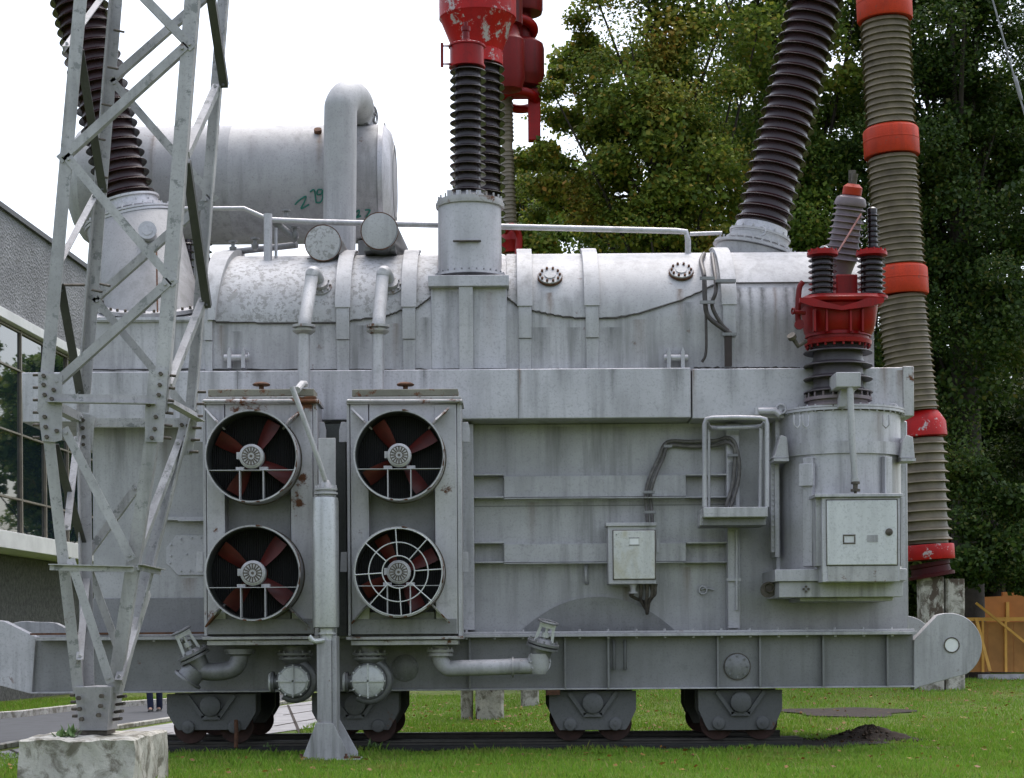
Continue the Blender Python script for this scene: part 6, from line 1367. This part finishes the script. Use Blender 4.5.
# low dark bushes under the second row
for i, (px, Y, w, lab) in enumerate(((700, 52, 95, 'dense dark bush behind the grass, under the autumn tinted tree'), (860, 53, 95, 'dense dark bush behind the cable box'), (960, 58, 120, 'dense dark bush behind the two peeling concrete posts'), (1070, 56, 110, 'dense dark bush behind the orange screen'))):
    tree(lab, 'bush', 'dark bushes under the trees', Y, px, 575, w, 110, LDARK, 120, 280, px, 30+i, .08, 'bush', (.10, .18))
# trees further back, seen mirrored in the windows of the building
for i, (X_, Y_) in enumerate(((-6.5, 74), (-2.5, 80), (1.5, 92), (-4.6, 70))):
    px = X_*F/Y_+CX; tree(['tree behind the transformer mirrored in the building windows, nearest the road', 'tree mirrored in the building windows, between two others of its kind', 'tree mirrored in the building windows, farthest from the road', 'tree mirrored in the building windows, in front of the other mirrored ones'][i], 'tree', 'trees hidden behind the transformer', Y_, px, 445, 85, 130, LMID, 80, 260, px, 50+i, .28, leaf=(.2, .34))

# ================================================================== SKY, LIGHT, CAMERA
w = bpy.data.worlds.new('World'); SC.world = w; w.use_nodes = True; nt = w.node_tree; bg = nt.nodes['Background']
sky = nt.nodes.new('ShaderNodeTexSky'); sky.sky_type = 'NISHITA'; sky.sun_disc = False
EL, RO = math.radians(68), math.radians(25)
sky.sun_elevation = EL; sky.sun_rotation = RO; sky.air_density = 1.0; sky.dust_density = 3.5; sky.ozone_density = 1.0
hs = nt.nodes.new('ShaderNodeHueSaturation'); hs.inputs['Saturation'].default_value = 0.54; nt.links.new(sky.outputs[0], hs.inputs['Color']); 
tc = nt.nodes.new('ShaderNodeTexCoord'); sx = nt.nodes.new('ShaderNodeSeparateXYZ'); nt.links.new(tc.outputs['Generated'], sx.inputs[0])   # overcast sky: brightest overhead
ma = nt.nodes.new('ShaderNodeMath'); ma.operation = 'MULTIPLY_ADD'; ma.use_clamp = False; nt.links.new(sx.outputs['Z'], ma.inputs[0]); ma.inputs[1].default_value = 0.30; ma.inputs[2].default_value = 1.0
vm = nt.nodes.new('ShaderNodeVectorMath'); vm.operation = 'SCALE'; nt.links.new(hs.outputs[0], vm.inputs[0]); nt.links.new(ma.outputs[0], vm.inputs['Scale']); nt.links.new(vm.outputs[0], bg.inputs['Color']); bg.inputs['Strength'].default_value = 0.15
L = bpy.data.lights.new('sun', 'SUN'); L.energy = 0.5; L.angle = math.radians(40); L.color = (1, .97, .93); so = bpy.data.objects.new('sun', L); COL.objects.link(so)
sd = Vector((math.sin(RO)*math.cos(EL), math.cos(RO)*math.cos(EL), math.sin(EL))); so.rotation_euler = (-sd).to_track_quat('-Z', 'Y').to_euler(); so.location = (0, 10, 30)
cam = bpy.data.cameras.new('camera'); co = bpy.data.objects.new('camera', cam); COL.objects.link(co); SC.camera = co
cam.sensor_fit = 'HORIZONTAL'; cam.sensor_width = 36; cam.lens = 36*F/1024; cam.shift_x = 0; cam.shift_y = (HY-389)/1024; cam.clip_end = 3000; cam.clip_start = .1
co.matrix_world = Matrix.Translation((0, 0, CAMH)) @ Matrix.Rotation(PI/2, 4, 'X') @ Matrix.Rotation(-ROLL, 4, 'Z')
SC.view_settings.view_transform = 'Standard'; SC.view_settings.look = 'None'; SC.view_settings.exposure = 1.15; SC.view_settings.gamma = 1
SC.cycles.max_bounces = 6; SC.cycles.diffuse_bounces = 3; SC.cycles.glossy_bounces = 3; SC.cycles.transmission_bounces = 4; SC.cycles.use_denoising = True
